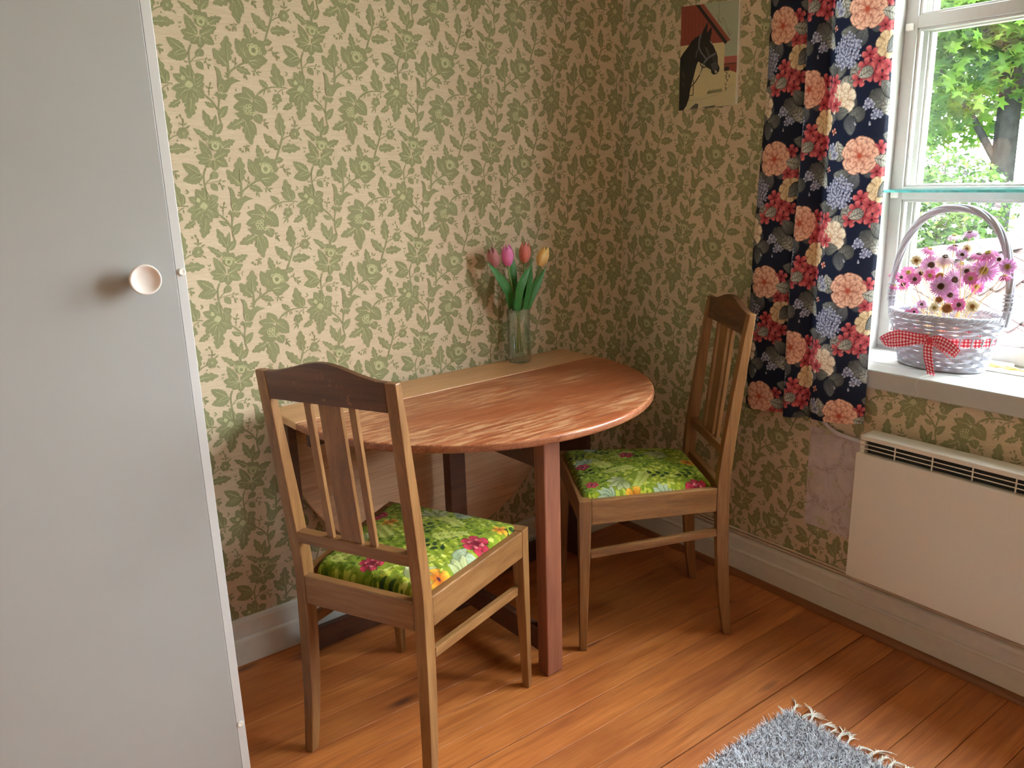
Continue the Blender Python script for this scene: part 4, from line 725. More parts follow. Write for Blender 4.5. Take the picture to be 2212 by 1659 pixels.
def chair(name, loc, rz, label, kind):
    ch = empty(name, loc, rz); tag(ch, label, 'chair', 'pair of wooden dining chairs')
    yb = -.215; yf = .215
    # rear posts: sabre leg below, raked post above
    zz = [0, .04, .10, .17, .25, .34, .456, .53, .62, .74, .86, .925, .9415]
    back = [-.2372, -.2332, -.2280, -.2235, -.2200, -.2170, -.2150, -.2205, -.2300, -.2435, -.2565, -.2637, -.2655]
    thk = [.0235, .0265, .0300, .0325, .0342, .0348, .0345, .0340, .0325, .0285, .0235, .0195, .0185]
    hw = [.1776, .1771, .1762, .1752, .1742, .1730, .1720, .1722, .1725, .1729, .1733, .1735, .1735]
    pw = [.0225, .0235, .0250, .0262, .0270, .0274, .0274, .0274, .0272, .0268, .0264, .0260, .0258]
    cz = [(z, a, t_, h_, w_) for z, a, t_, h_, w_ in zip(zz, back, thk, hw, pw)]
    cz = crom(cz, 3)
    for s in (-1, 1):
        b = MB(); rings = []
        for z, a, t_, h_, w_ in cz: rings.append([(s*h_, a, z), (s*(h_ - w_), a, z), (s*(h_ - w_), a + t_, z), (s*h_, a + t_, z)])
        b.stack(rings); o = b.build('back_post', M_CHZ, ch, bevel=.0022, seg=2)
        b = MB(); rings = []
        for z, w_, d_ in ((0, .0195, .0200), (.12, .0235, .0240), (.25, .0285, .0290), (.375, .0325, .0335), (.386, .0335, .0342), (.4562, .0335, .0342)):
            rings.append([(s*.210, yf, z), (s*(.210 - w_), yf, z), (s*(.210 - w_), yf - d_, z), (s*.210, yf - d_, z)])
        b.stack(rings); b.build('front_leg', M_CHZ, ch, bevel=.0022)
        # side rail follows the taper of the seat
        z0, z1 = CHP['zr'] - CHP['hr'], CHP['zr']; b = MB()
        pA, pB = Vector((s*.2093, yf - .0343, 0)), Vector((s*.1713, yb + .0346, 0)); inn = Vector((-s*.020, 0, 0))
        b.stack([[pA + Vector((0, 0, z0)), pA + inn + Vector((0, 0, z0)), pA + inn + Vector((0, 0, z1)), pA + Vector((0, 0, z1))],
                 [pB + Vector((0, 0, z0)), pB + inn + Vector((0, 0, z0)), pB + inn + Vector((0, 0, z1)), pB + Vector((0, 0, z1))]])
        b.build('seat_rail', M_CHY, ch, bevel=.003)
        b = MB(); b.bar((s*.186, yf - .034, .289), (s*.1655, yb + .034, .323), .0155, .0225); b.build('stretcher', M_CHY, ch, bevel=.0015)
    z0, z1 = CHP['zr'] - CHP['hr'], CHP['zr']
    b = MB(); b.box((-.1765, yf - .022, z0), (.1765, yf - .001, z1)); b.build('seat_rail', M_CHX, ch, bevel=.003)
    b = MB(); b.box((-.1446, yb - .0012, z0), (.1446, yb + .0215, z1)); b.build('seat_rail', M_CHX, ch, bevel=.004, seg=3)
    ybk = lambda z: np.interp(z, zz, back)
    # crest rail with a raised middle
    top = [(-.1482, .9412), (-.128, .9425), (-.111, .9455), (-.085, .9515), (-.062, .9580), (-.038, .9645), (-.016, .9680), (0, .9688), (.016, .9680), (.038, .9645), (.062, .9580), (.085, .9515), (.111, .9455), (.128, .9425), (.1482, .9412)]
    pol = [(-.1466, .8797)] + top + [(.1466, .8797)]
    b = MB(); b.prism(pol, lambda x, z: (x, ybk(z) + .0005 - .004*(1 - (x/.148)**2), z), lambda x, z: (x, ybk(z) + .0175 - .004*(1 - (x/.148)**2), z))
    b.build('crest_rail', M_CRX, ch, bevel=.0022)
    b = MB(); b.bar((-.146, ybk(.553) + .0125, .5532), (.146, ybk(.553) + .0125, .5532), .0245, .0268); b.build('back_rail', M_CHX, ch, bevel=.0022)
    for xc, w_ in ((0, .0545), (-.0565, .0165), (.0565, .0165)):
        b = MB(); rings = []
        for z in (.5655, .72, .8805): y = ybk(z) + .0065; rings.append([(xc - w_/2, y, z), (xc + w_/2, y, z), (xc + w_/2, y + .0105, z), (xc - w_/2, y + .0105, z)])
        b.stack(rings); b.build('back_slat', M_CHZ, ch, bevel=.0012)
    # drop-in seat pad
    n = 310; P = cushion_paint(kind); vs = np.linspace(-1, 1, n); A, B = np.meshgrid(vs, vs)
    y0, y1 = yb + .040, yf - .010
    Y = (y0 + y1)/2 + B*(y1 - y0)/2; hwid = .1530 + (.1955 - .1530)*(B + 1)/2
    rc = 1 - .07*np.clip(np.abs(B) - .8, 0, 1)*5*np.clip(np.abs(A), 0, 1)**6
    X = A*hwid*rc
    ea = np.clip((1 - np.abs(A))*hwid/.022, 0, 1); eb = np.clip((1 - np.abs(B))*(y1 - y0)/2/.022, 0, 1)
    edge = np.sqrt(1 - (1 - ea)**2) * np.sqrt(1 - (1 - eb)**2)
    Zs = .4405 + edge*.0255 + .020*(1 - A**2)*(1 - B**2)**.8 + edge*.0012*np.sin(X*160 + Y*90)*np.cos(Y*140)
    fi = np.clip(((Y + .24)/.00125).astype(int), 0, P.shape[0]-1); fj = np.clip(((X + .24)/.00125).astype(int), 0, P.shape[1]-1)
    npmesh('seat_pad', np.stack([X, Y, Zs], -1).reshape(-1, 3), grid_faces(n, n), M_SEAT, ch, P[fi, fj].reshape(-1, 3))
    return ch
chair('dining_chair', (.8412, 1.5599, 0), -1.1033, 'nearer wooden chair with green tapestry seat, its slatted back to the viewer', 1)
chair('dining_chair', (1.6195, 1.5636, 0), 1.008, 'farther wooden chair with green tapestry seat, side-on beside the navy curtain', 2)
# ------------------------------------------------------------------ vase and tulips
VX, VY = 1.519, 2.003
vs_ = empty('glass_vase', (VX, VY, ZT - .0004)); tag(vs_, 'slim fluted clear glass vase holding four tulips at back of the table', 'vase')
M_VASE = glassmat('fluted_clear_glass', (.90, .95, .92), 4.5)
def vring(r, z, fl, n=64, tw=0): return [((r + fl*abs(math.cos(4*a + tw))**2 + .0007*math.sin(9*a + z*130))*math.cos(a), (r + fl*abs(math.cos(4*a + tw))**2 + .0007*math.sin(9*a + z*130))*math.sin(a), z) for a in [2*PI*k/n for k in range(n)]]
b = MB(); R0 = [vring(.0325, .0008, .001), vring(.0355, .004, .002), vring(.0355, .03, .0026), vring(.0345, .09, .0026, tw=.2), vring(.0345, .14, .0028, tw=.3), vring(.0365, .170, .0018, tw=.3), vring(.0362, .1725, .0012), vring(.0335, .1725, .0010), vring(.0315, .165, .001), vring(.0308, .09, .0012), vring(.0308, .022, .001), vring(.02, .016, .0)]
b.stack(R0); b.build('body', M_VASE, vs_, smooth=True)
M_TSTEM = plain('tulip_stem_green', lin(112, 140, 70), .5, .08); 
t = NT('tulip_leaf_green'); a_ = t.noise(t.coord('Object', (1, 1, .06)), 700, 2); t.base(t.ramp(a_, [(.35, lin(44, 104, 42)), (.65, lin(70, 138, 62))])); t.set(Roughness=.5); M_TLEAF = t.m
def petal_mesh(b, M, ph, H, rmax, inner, openk, mi=0):
    nr, ncl = 9, 7; P = []
    for i in range(nr):
        t_ = i/(nr-1); r = rmax*(.22 + .95*math.sin(PI*min(1, (t_*.86 + .04)))**.75 * (1 - .42*t_)) * inner*(1 + openk*t_*t_)
        wa = .80*math.sin(PI*min(1, t_*.80 + .16))**.75*(1 - t_**7)
        for j in range(ncl):
            s = (j/(ncl-1) - .5)*2; a = ph + s*wa; rr = r*(1 - .06*s*s) + .0012*abs(s)*t_
            P.append(M @ Vector((rr*math.cos(a), rr*math.sin(a), H*t_*(1 - .05*abs(s)))))
    f = [(i*ncl+j, i*ncl+j+1, (i+1)*ncl+j+1, (i+1)*ncl+j) for i in range(nr-1) for j in range(ncl-1)]; b.add(P, f, mi)
def petal_mat(name, c, c2):
    t = NT(name); s = t.noise(t.coord('Object', (1, 1, .12)), 420, 3); g = t.noise(t.coord(), 26, 2)
    t.base(t.mix(t.ramp(g, [(.35, (0,)*3), (.65, (1,)*3)]), t.ramp(s, [(.35, c), (.7, tuple(min(1, x*1.2) for x in c))]), c2)); t.set(Roughness=.6); t.b.inputs['Subsurface Weight'].default_value = .15
    t.b.inputs['Subsurface Scale'].default_value = .01; return t.m
def strip_leaf(b, pts, wid, up=(0, -1, 0), fold=.25):
    P = [Vector(p) for p in crom(pts, 6)]; n = len(P); V = []; up = Vector(up)
    for i, p in enumerate(P):
        t_ = i/(n-1); d = (P[min(i+1, n-1)] - P[max(i-1, 0)]).normalized(); sd = d.cross(up).normalized(); nn = sd.cross(d)
        w = wid*(.30 + .70*math.sin(PI*min(1, t_*.85 + .12)))*(1 - t_**5)/2 + .0004
        for s in (-1, -.5, 0, .5, 1): V.append(p + sd*w*s + nn*fold*w*abs(s))
    b.add(V, [(i*5+j, i*5+j+1, (i+1)*5+j+1, (i+1)*5+j) for i in range(n-1) for j in range(4)])
TUL = [((1.435, 2.005, 1.040), (1.417, 2.0, 1.106), 'dusty_pink', lin(182, 122, 124), lin(164, 104, 102), 'dusty pink tulip at far left of the glass vase', [[(1.487, 2.0, .905), (1.470, 1.99, .96), (1.435, 1.992, 1.014), (1.401, 2.0, 1.062)]], 1, 0),
       ((1.470, 1.985, 1.043), (1.465, 1.98, 1.112), 'bright_pink', lin(226, 128, 182), lin(214, 106, 164), 'bright pink tulip, second from the left in the vase', [[(1.500, 2.0, .90), (1.493, 1.995, .97), (1.502, 2.005, 1.03), (1.507, 2.01, 1.078)]], 0, 1),
       ((1.546, 2.0, 1.045), (1.549, 1.995, 1.114), 'salmon', lin(212, 120, 116), lin(218, 136, 108), 'salmon red tulip with tall leaf before it in the vase', [[(1.497, 1.978, .895), (1.497, 1.968, .962), (1.517, 1.966, 1.006), (1.548, 1.968, 1.040)], [(1.528, 1.985, .90), (1.541, 1.972, .978), (1.548, 1.966, 1.064)]], .5, .5),
       ((1.611, 2.005, 1.028), (1.638, 2.0, 1.092), 'soft_yellow', lin(240, 208, 146), lin(228, 180, 104), 'pale yellow tulip leaning right in the glass vase', [[(1.541, 1.985, .90), (1.560, 1.98, .95), (1.592, 1.985, .988), (1.626, 1.99, 1.028)], [(1.528, 2.005, .90), (1.567, 2.01, .983), (1.588, 2.015, 1.055)]], .2, .8)]
for (bt, tp, nm, c1, c2, lb, leaves, pa, pb_) in TUL:
    tu = empty('tulip', bt); tag(tu, lb, 'tulip', 'tulips in the glass vase'); B = Vector(bt); ax = (Vector(tp) - B)
    sm = MB(); bx = VX + (bt[0] - VX)*.12; sm.tube(crom([(VX + (VX - bt[0])*.16 - bt[0] + 0*bx, VY - bt[1], .760 - bt[2]), (bx - bt[0], VY - bt[1], .90 - bt[2]), (B.x*.75 + bx*.25 - bt[0], 0, .985 - bt[2]), (0, 0, 0), tuple(ax*.03)], 6), .0031, 8); sm.build('stem', M_TSTEM, tu, smooth=True)
    Mx = ax.to_track_quat('Z', 'Y').to_matrix(); pm_ = petal_mat('tulip_petal_' + nm, c1, c2); pm2 = petal_mat('tulip_petal_shaded_' + nm, c2, c1)  # inner petals use the same two colours swapped
    for k in range(6):
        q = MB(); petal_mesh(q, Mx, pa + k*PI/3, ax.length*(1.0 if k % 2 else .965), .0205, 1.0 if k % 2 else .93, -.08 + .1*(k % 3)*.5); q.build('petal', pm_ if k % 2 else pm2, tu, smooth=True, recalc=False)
    for L_ in leaves:
        q = MB(); strip_leaf(q, [Vector(p) - B for p in L_], .031 if len(L_) > 3 else .022); q.build('leaf', M_TLEAF, tu, smooth=True, recalc=False)

# ------------------------------------------------------------------ basket on the sill
BC = (2.200, 1.000, .7755); bk = empty('wicker_basket', BC); tag(bk, 'white wicker basket with tall arched handle standing on the window sill', 'basket')
BA, BB, BH = .146, .094, .141
bsc = lambda z: .70 + .30*(max(0, z)/BH)**.72
NS = 26
def bpt(a, z, off=0): s = bsc(z); return ((BB*s + off)*math.cos(a), (BA*s + off)*math.sin(a), z)
for k in range(NS):
    a = 2*PI*(k + .5)/NS; b = MB(); b.tube([bpt(a, z) for z in np.linspace(.003, BH, 9)], .0021, 6); b.build('stake', M_WICK, bk, smooth=True)
rows = [(.0115 + .0112*i, i) for i in range(6)] + [(.1005 + .0093*i, i + 7) for i in range(5)]
for z, i in rows:
    n = NS*6; rings = []
    hh = .0080 if z < .09 else .0067
    for j in range(n):
        a = 2*PI*j/n; sg = math.cos(NS*a/2 + (i % 2)*PI); off = .0036*sg; zz_ = z + .0012*math.sin(3*a + i); pinch = .66 + .34*abs(math.sin(NS*a/2 + PI/2*0))
        c = bpt(a, zz_, off); c_in = bpt(a, zz_, off - .0021); c_out = bpt(a, zz_, off + .0021); h_ = hh*pinch
        rings.append([(c_in[0], c_in[1], zz_ - h_*.7), (c_out[0], c_out[1], zz_ - h_*.7), (c_out[0]*1.004, c_out[1]*1.004, zz_), (c_out[0], c_out[1], zz_ + h_*.7), (c_in[0], c_in[1], zz_ + h_*.7)])
    rings.append(rings[0]); b = MB(); b.stack(rings, cap=False); b.build('weaver', M_WICK, bk, smooth=False)
for k in range(3):
    b = MB(); pts = []
    for j in range(181):
        a = 2*PI*j/180; ph = a*22 + k*2*PI/3; c = bpt(a, BH, .0038*math.cos(ph)); pts.append((c[0], c[1], BH + .004 + .0036*math.sin(ph)))
    b.tube(pts, .0036, 6, cap=False); b.build('rim_strand', M_WICK, bk, smooth=True)
b = MB(); b.stack([[bpt(2*PI*k/40, 0, -.001) for k in range(40)], [bpt(2*PI*k/40, .006, -.002) for k in range(40)]]); b.build('base', M_WICK, bk)
b = MB(); b.tube([bpt(2*PI*k/60, .0048, .002) for k in range(61)], .0045, 6, cap=False); b.build('base_rim', M_WICK, bk, smooth=True)
def arch(t_):
    a = PI*t_; w = .147 + .017*math.sin(a)**.6; return Vector((0, w*math.copysign(abs(math.cos(a))**.86, math.cos(a)), .128 + .294*abs(math.sin(a))**.84))
hp = [arch(i/120) for i in range(121)]
for k in range(7):
    b = MB(); pts = []
    for i, p in enumerate(hp):
        tn = (hp[min(i+1, 120)] - hp[max(i-1, 0)]).normalized(); u = Vector((1, 0, 0)); w = tn.cross(u); ph = i/120*9.5 + k*2*PI/6
        r = .0068 if k < 6 else 0; pts.append(p + (u*math.cos(ph) + w*math.sin(ph))*r)
    b.tube(pts, .0042, 6); b.build('handle_strand', M_WICK, bk, smooth=True)
for s in (0, 1):
    for q in range(5):
        t_ = .030 + q*.0105; t_ = t_ if s == 0 else 1 - t_; p = arch(t_); tn = (arch(t_ + .01) - arch(t_ - .01)).normalized(); u = Vector((1, 0, 0)); w = tn.cross(u)
        b = MB(); b.tube([p + (u*math.cos(a) + w*math.sin(a))*.0128 + tn*.0016*math.sin(a + q) for a in np.linspace(0, 2*PI, 21)], .0029, 6, cap=False); b.build('handle_wrap', M_WICK, bk, smooth=True)
# gingham ribbon
t = NT('red_gingham'); uvn = t.n.new('ShaderNodeUVMap'); uvn.uv_map = 'uv'; sp = t.n.new('ShaderNodeSeparateXYZ'); t.l.new(uvn.outputs[0], sp.inputs[0])
st_ = lambda o: t.math('GREATER_THAN', t.math('FRACT', t.math('MULTIPLY', o, 1/.0088)), .5)
sm_ = t.math('MULTIPLY', t.math('ADD', st_(sp.outputs[0]), st_(sp.outputs[1])), .5)
t.base(t.ramp(sm_, [(0, lin(240, 226, 230)), (.25, lin(226, 96, 112)), (.75, lin(196, 20, 44))], 'CONSTANT')); t.set(Roughness=.7); M_GING = t.m
rbn = empty('ribbon', (2.104, .987, .863)); tag(rbn, 'red and white gingham ribbon tied in a bow round the white basket', 'ribbon')
def ribbon(name, pts, wdir, w, uo=0, n=6, closed=False):
    P = [Vector(p) for p in crom(pts, n)]; V = []; UV = []; s = uo; N = len(P)
    W = [Vector(q) for q in crom(wdir, n)] if isinstance(wdir[0], (tuple, list)) else [Vector(wdir)]*N
    for i, p in enumerate(P):
        if i: s += (p - P[i-1]).length
        wv = W[i].normalized()
        for j in range(5): q = (j/4 - .5)*w; V.append(p + wv*q - rbn.location); UV.append((s, q + .0132))
    return npmesh(name, V, [(i*5+j, i*5+j+1, (i+1)*5+j+1, (i+1)*5+j) for i in range(N-1) for j in range(4)], M_GING, rbn, uv=UV)
ring = [Vector(BC) + Vector(bpt(a, .0855 + .001*math.sin(a*3), -.0012)) for a in np.linspace(0, 2*PI, 61)]
ribbon('band', [tuple(p) for p in ring], (0, 0, 1), .0235, n=2)
kx = 2.103
b = MB(); b.lathe([(.003, -.009), (.0085, -.006), (.010, 0), (.0085, .006), (.003, .009)], 12, (0, 0, 0), Matrix.Rotation(.5, 3, 'X').to_4x4()); o = b.build('knot', plain('red_gingham_knot', lin(206, 56, 74), .7, .15, 260), rbn, smooth=True); o.location = (-.004, 0, -.001); o.scale = (.8, 1, 1)
ribbon('bow_loop', [(kx, .990, .864), (kx - .008, 1.020, .866), (kx - .012, 1.062, .868), (kx - .008, 1.096, .858), (kx - .004, 1.118, .842), (kx - .001, 1.098, .838), (kx - .006, 1.060, .846), (kx - .004, 1.020, .858), (kx, .992, .862)], [(0, .1, 1)]*3 + [(-.3, .1, .9), (-.6, .2, .7), (-.3, .1, .9)] + [(-.3, 0, 1)]*3, .024)
ribbon('bow_loop', [(kx - .002, .984, .863), (kx - .010, .962, .868), (kx - .016, .932, .860), (kx - .016, .912, .846), (kx - .010, .914, .838), (kx - .008, .940, .850), (kx - .002, .98, .862)], [(-.1, -.2, 1), (-.1, -.3, 1), (-.2, -.5, .9), (-.3, -.6, .8), (-.2, -.5, .9), (-.1, -.3, 1), (0, -.2, 1)], .025)
ribbon('tail', [(kx - .006, .986, .860), (kx - .013, .9855, .842), (kx - .010, .983, .815), (kx - .006, .979, .792), (kx - .010, .973, .7800), (kx - .024, .965, .7768)], [(0, 1, .05)]*3 + [(.05, 1, .25), (0.1, 1, .12), (.2, 1, .0)], .0245)
ribbon('tail', [(kx - .004, .983, .861), (kx - .013, .962, .852), (kx - .014, .940, .836), (kx - .012, .925, .820)], [(0, .5, 1), (0, .6, 1), (-.1, .8, .8), (-.1, .9, .6)], .023)
b = MB(); b.tube(crom([(kx - .02, .968, .7765), (2.045, .972, .777), (2.0285, .974, .770), (2.0285, .978, .752), (2.0285, .970, .735), (2.0285, .976, .722)], 6), .0006, 5); o = b.build('loose_thread', plain('white_thread', lin(226, 216, 210)), None); o.parent = rbn; o.matrix_parent_inverse = Matrix.Translation(rbn.location).inverted()

# ------------------------------------------------------------------ dried daisies in the basket
FL = [(2.205, 1.002, 1.126, 0.021, 's', 1), (2.208, 0.966, 1.137, 0.0186, 's', 0), (2.22, 1.004, 1.098, 0.0235, 's', 0), (2.24, 1.079, 1.085, 0.0216, 's', 2), (2.211, 0.97, 1.093, 0.0131, 'f', 3), (2.189, 0.929, 1.083, 0.0207, 's', 2), (2.16, 0.896, 1.091, 0.0226, 's', 2), (2.149, 0.953, 1.084, 0.0159, 'f', 0), (2.142, 0.99, 1.077, 0.0228, 's', 1), (2.154, 1.071, 1.061, 0.0163, 'f', 3), (2.232, 1.067, 1.042, 0.0287, 'f', 0), (2.221, 1.032, 1.055, 0.0213, 'f', 3), (2.219, 0.981, 1.052, 0.0188, 's', 0), (2.218, 0.892, 1.07, 0.0162, 'f', 1), (2.151, 0.844, 1.061, 0.0201, 'f', 0), (2.164, 0.852, 1.037, 0.0158, 's', 2), (2.199, 0.917, 1.041, 0.0346, 'f', 0), (2.211, 1.083, 1.02, 0.0191, 'f', 1), (2.224, 1.124, 1.018, 0.0217, 'f', 2), (2.227, 1.137, 0.984, 0.0194, 'f', 2), (2.14, 1.063, 1.013, 0.0176, 'f', 2), (2.197, 1.051, 1.018, 0.0165, 'f', 2), (2.204, 1.028, 1.017, 0.0165, 'f', 4), (2.186, 0.953, 1.038, 0.0208, 'f', 1), (2.15, 0.926, 1.025, 0.0181, 'f', 2), (2.182, 0.979, 1.014, 0.0278, 'f', 0), (2.14, 0.993, 1.0, 0.0275, 'f', 0), (2.233, 0.944, 0.994, 0.0198, 'f', 2), (2.225, 1.165, 1.01, 0.0146, 's', 2), (2.19, 0.99, 0.972, 0.0234, 'f', 0), (2.138, 0.993, 0.966, 0.0138, 'f', 4), (2.138, 1.037, 0.948, 0.0129, 'f', 0), (2.13, 0.999, 0.944, 0.0147, 'f', 3), (2.132, 0.967, 0.946, 0.0205, 'f', 4), (2.123, 0.936, 0.96, 0.0181, 'f', 2), (2.136, 0.908, 0.957, 0.0181, 'f', 3), (2.121, 1.063, 0.925, 0.0093, 'f', 2), (2.126, 1.049, 0.928, 0.0116, 'f', 2), (2.189, 1.126, 1.008, 0.0167, 'f', 2), (2.182, 1.138, 0.984, 0.0143, 's', 2)]
def bloom(n, L, w, droop, layers, seed):
    r_ = random.Random(seed); V = []; F = []
    for l in range(layers):
        for k in range(n):
            a = 2*PI*(k + .5*l)/n + r_.uniform(-.06, .06); ln = L*(1 - .10*l)*r_.uniform(.86, 1.05); tw = r_.uniform(-.25, .25); up = r_.uniform(-.08, .14) + .10*l; base = len(V)
            ca, sa = math.cos(a), math.sin(a)
            for i, (t_, wf) in enumerate(((.16, .45), (.45, .9), (.75, 1.0), (.93, .7), (1.0, .12))):
                z = up*t_*L*1.2 - droop*t_*t_*L + .02*L; r = ln*t_
                for s in (-1, 1): x, y = r, s*w*wf/2; V.append((x*ca - y*sa, x*sa + y*ca, z + s*tw*w*wf*.5 + (.0 if s < 0 else .0)))
            F += [(base + 2*i, base + 2*i + 1, base + 2*i + 3, base + 2*i + 2) for i in range(4)]
    return V, F
def flower_mat(name, c_in, c_out):
    t = NT(name); ge = t.n.new('ShaderNodeVectorMath'); ge.operation = 'LENGTH'; t.l.new(t.coord(), ge.inputs[0]); t.base(t.ramp(ge.outputs['Value'], [(.25, c_in), (.95, c_out)])); t.set(Roughness=.7)
    out = t.n['Material Output']; tr = t.n.new('ShaderNodeBsdfTranslucent'); tr.inputs[0].default_value = (*c_out, 1); mx = t.n.new('ShaderNodeMixShader'); mx.inputs[0].default_value = .22
    t.l.new(t.b.outputs[0], mx.inputs[1]); t.l.new(tr.outputs[0], mx.inputs[2]); t.l.new(mx.outputs[0], out.inputs[0]); return t.m
FM = [flower_mat('pale_lilac_petals', lin(214, 190, 210), lin(184, 118, 172)), flower_mat('whitish_pink_petals', lin(222, 210, 214), lin(206, 168, 192)), flower_mat('vivid_pink_petals', lin(212, 150, 184), lin(186, 76, 140)), flower_mat('straw_petals', lin(190, 172, 122), lin(212, 200, 174)), flower_mat('brown_petals', lin(150, 112, 60), lin(176, 146, 96))]
CM = [plain('brown_flower_centre', lin(74, 46, 26), .8, .3, 700), plain('olive_flower_centre', lin(150, 128, 56), .8, .3, 700), plain('orange_brown_flower_centre', lin(140, 92, 40), .8, .3, 700)]
M_STRAW = plain('straw_stem', lin(206, 168, 108), .7)
blooms = {}
for ty in range(5):
    for side in (0, 1):
        V, F = bloom(26 if ty != 4 else 34, 1.0 if ty not in (3, 4) else (.92 if ty == 3 else .72), .135 if ty != 4 else .10, .55 if side else .10, 2, ty*2 + side); me = bpy.data.meshes.new('bloom'); me.from_pydata(V, [], F); me.materials.append(FM[ty]); blooms[ty, side] = me
cmes = []
for ci in range(3):
    b = MB(); b.lathe([(.30, -.02), (.31, .05), (.26, .13), (.17, .15), (.13, .10), (.0001, .12)], 14); me = bpy.data.meshes.new('centre'); me.from_pydata(b.v, [], b.f); me.materials.append(CM[ci]); me.polygons.foreach_set('use_smooth', [True]*len(me.polygons)); cmes.append(me)
KIND = ['pale lilac daisy with dark centre', 'whitish pink daisy', 'vivid pink daisy', 'straw-coloured everlasting flower', 'brown seed-headed flower without pink petals']
UNIQ = {16: 'largest lilac daisy with olive centre at right of the bunch', 0: 'topmost drooping white and pink daisy above the bunch', 1: 'lilac daisy seen side-on highest at right above the bunch', 10: 'big lilac daisy with dark brown centre at upper left', 33: 'big brown seed head low in front at basket rim', 35: 'cream-rimmed straw flower lowest at right by basket rim', 14: 'pink daisy farthest right beside the basket handle', 36: 'tiny pink daisy lowest at left hanging over the rim'}
LAB = {}
_o = sorted(range(len(FL)), key=lambda i: -FL[i][2]); _t = ['topmost', 'second', 'third', 'fourth', 'lowest']; _n = ['leftmost', 'second from left', 'third from left', 'fourth from left', 'fourth from right', 'third from right', 'second from right', 'rightmost']
_k = ['lilac daisy', 'whitish pink daisy', 'vivid pink daisy', 'straw-coloured everlasting', 'brown seed-headed flower']
for q in range(5):
    for w_, i in enumerate(sorted(_o[q*8:q*8 + 8], key=lambda i: -FL[i][1]/FL[i][0])): LAB[i] = _k[FL[i][5]] + (' seen side-on, ' if FL[i][4] == 's' else ' facing the room, ') + _n[w_] + ' in ' + _t[q] + ' tier of basket flowers'
for i, (x, y, z, r, k, ty) in enumerate(FL):
    fr = empty('dried_daisy', (x, y, z)); tag(fr, UNIQ.get(i, LAB[i]), 'flower', 'dried daisies in the basket')
    to = (Vector((0, 0, 1.3125)) - Vector((x, y, z))).normalized(); nrm = to*(1 if k == 'f' else .35) + Vector((random.uniform(-.3, .3), random.uniform(-.35, .35), random.uniform(-.05, .45) if k == 'f' else 1.0)); nrm.normalize()
    rot = nrm.to_track_quat('Z', 'Y').to_euler()
    for nm, me in (('bloom', blooms[ty, 0 if k == 'f' else 1]), ('centre', cmes[1 if i in (16, 14, 3, 11, 32) else (2 if ty in (3, 4) else (0 if i % 3 else 1))])):
        o = bpy.data.objects.new(nm, me); COL.objects.link(o); o.parent = fr; o.rotation_euler = rot; o.scale = (r*1.06,)*3
        if ty == 4 and nm == 'centre': o.scale = (r*1.9, r*1.9, r*1.1)
    P0 = nrm * (-.02*r); end = Vector((2.2 + random.uniform(-.03, .03), 1.0 + random.uniform(-.05, .05), .835)) - Vector((x, y, z)); b = MB()
    b.tube(crom([tuple(P0), tuple(P0 - nrm*r*.6 + end*.12), tuple(end*.55 + Vector((0, 0, .01))), tuple(end)], 5), .00085, 5); b.build('stem', M_STRAW, fr, smooth=True)

# ------------------------------------------------------------------ shaggy rug
rg = empty('shaggy_rug', (.9, .62, 0)); tag(rg, 'grey shaggy rug with white knotted fringe on floor at bottom right', 'rug')
RX0, RX1, RY0, RY1 = -.68, .645, -.38, .355      # relative to the rug's origin
M_RUGB = plain('rug_backing', lin(190, 188, 190), .95, .1, 90)
b = MB(); b.box((RX0, RY0, .0005), (RX1, RY1, .007)); b.build('woven_base', M_RUGB, rg, bevel=.002)
nb1, nb2 = 26000, 26000
bx = np.concatenate([rng.uniform(RX0, RX1, nb1), rng.uniform(.12, RX1 - .004, nb2)]); by = np.concatenate([rng.uniform(RY0, RY1, nb1), rng.uniform(-.05, RY1, nb2)])
nb = nb1 + nb2; ang = rng.uniform(0, 2*PI, nb); ln = rng.uniform(.010, .023, nb); lean = rng.uniform(.2, 1.2, nb); w = rng.uniform(.0010, .0021, nb)
V = np.zeros((nb, 8, 3)); ca, sa = np.cos(ang), np.sin(ang)
for i, t_ in enumerate((0, .4, .75, 1.0)):
    out = ln*lean*t_*t_*.8; zz_ = .006 + ln*(t_ - .22*lean*t_*t_); ww = w*(1 - .75*t_)
    for j, s in enumerate((-1, 1)):
        V[:, i*2+j, 0] = bx + ca*out - sa*ww*s; V[:, i*2+j, 1] = by + sa*out + ca*ww*s; V[:, i*2+j, 2] = zz_
base = (np.arange(nb)*8)[:, None, None]; F = (base + np.array([[0, 1, 3, 2], [2, 3, 5, 4], [4, 5, 7, 6]])[None]).reshape(-1, 4)
pal = np.array([lin(232, 233, 240), lin(220, 222, 232), lin(198, 200, 212), lin(150, 149, 158), lin(92, 88, 96), lin(244, 244, 248)]); ci = rng.choice(6, nb, p=[.28, .24, .16, .14, .10, .08])
ti = rng.random(nb)
pile = npmesh('pile', V.reshape(-1, 3), F, paintmat('rug_yarn', .9, 400, .0002), rg, np.repeat(pal[ci], 8, 0), smooth=False); tag(pile, kind='stuff')
M_FRI = plain('white_fringe_yarn', lin(238, 236, 230), .9, .08, 200)
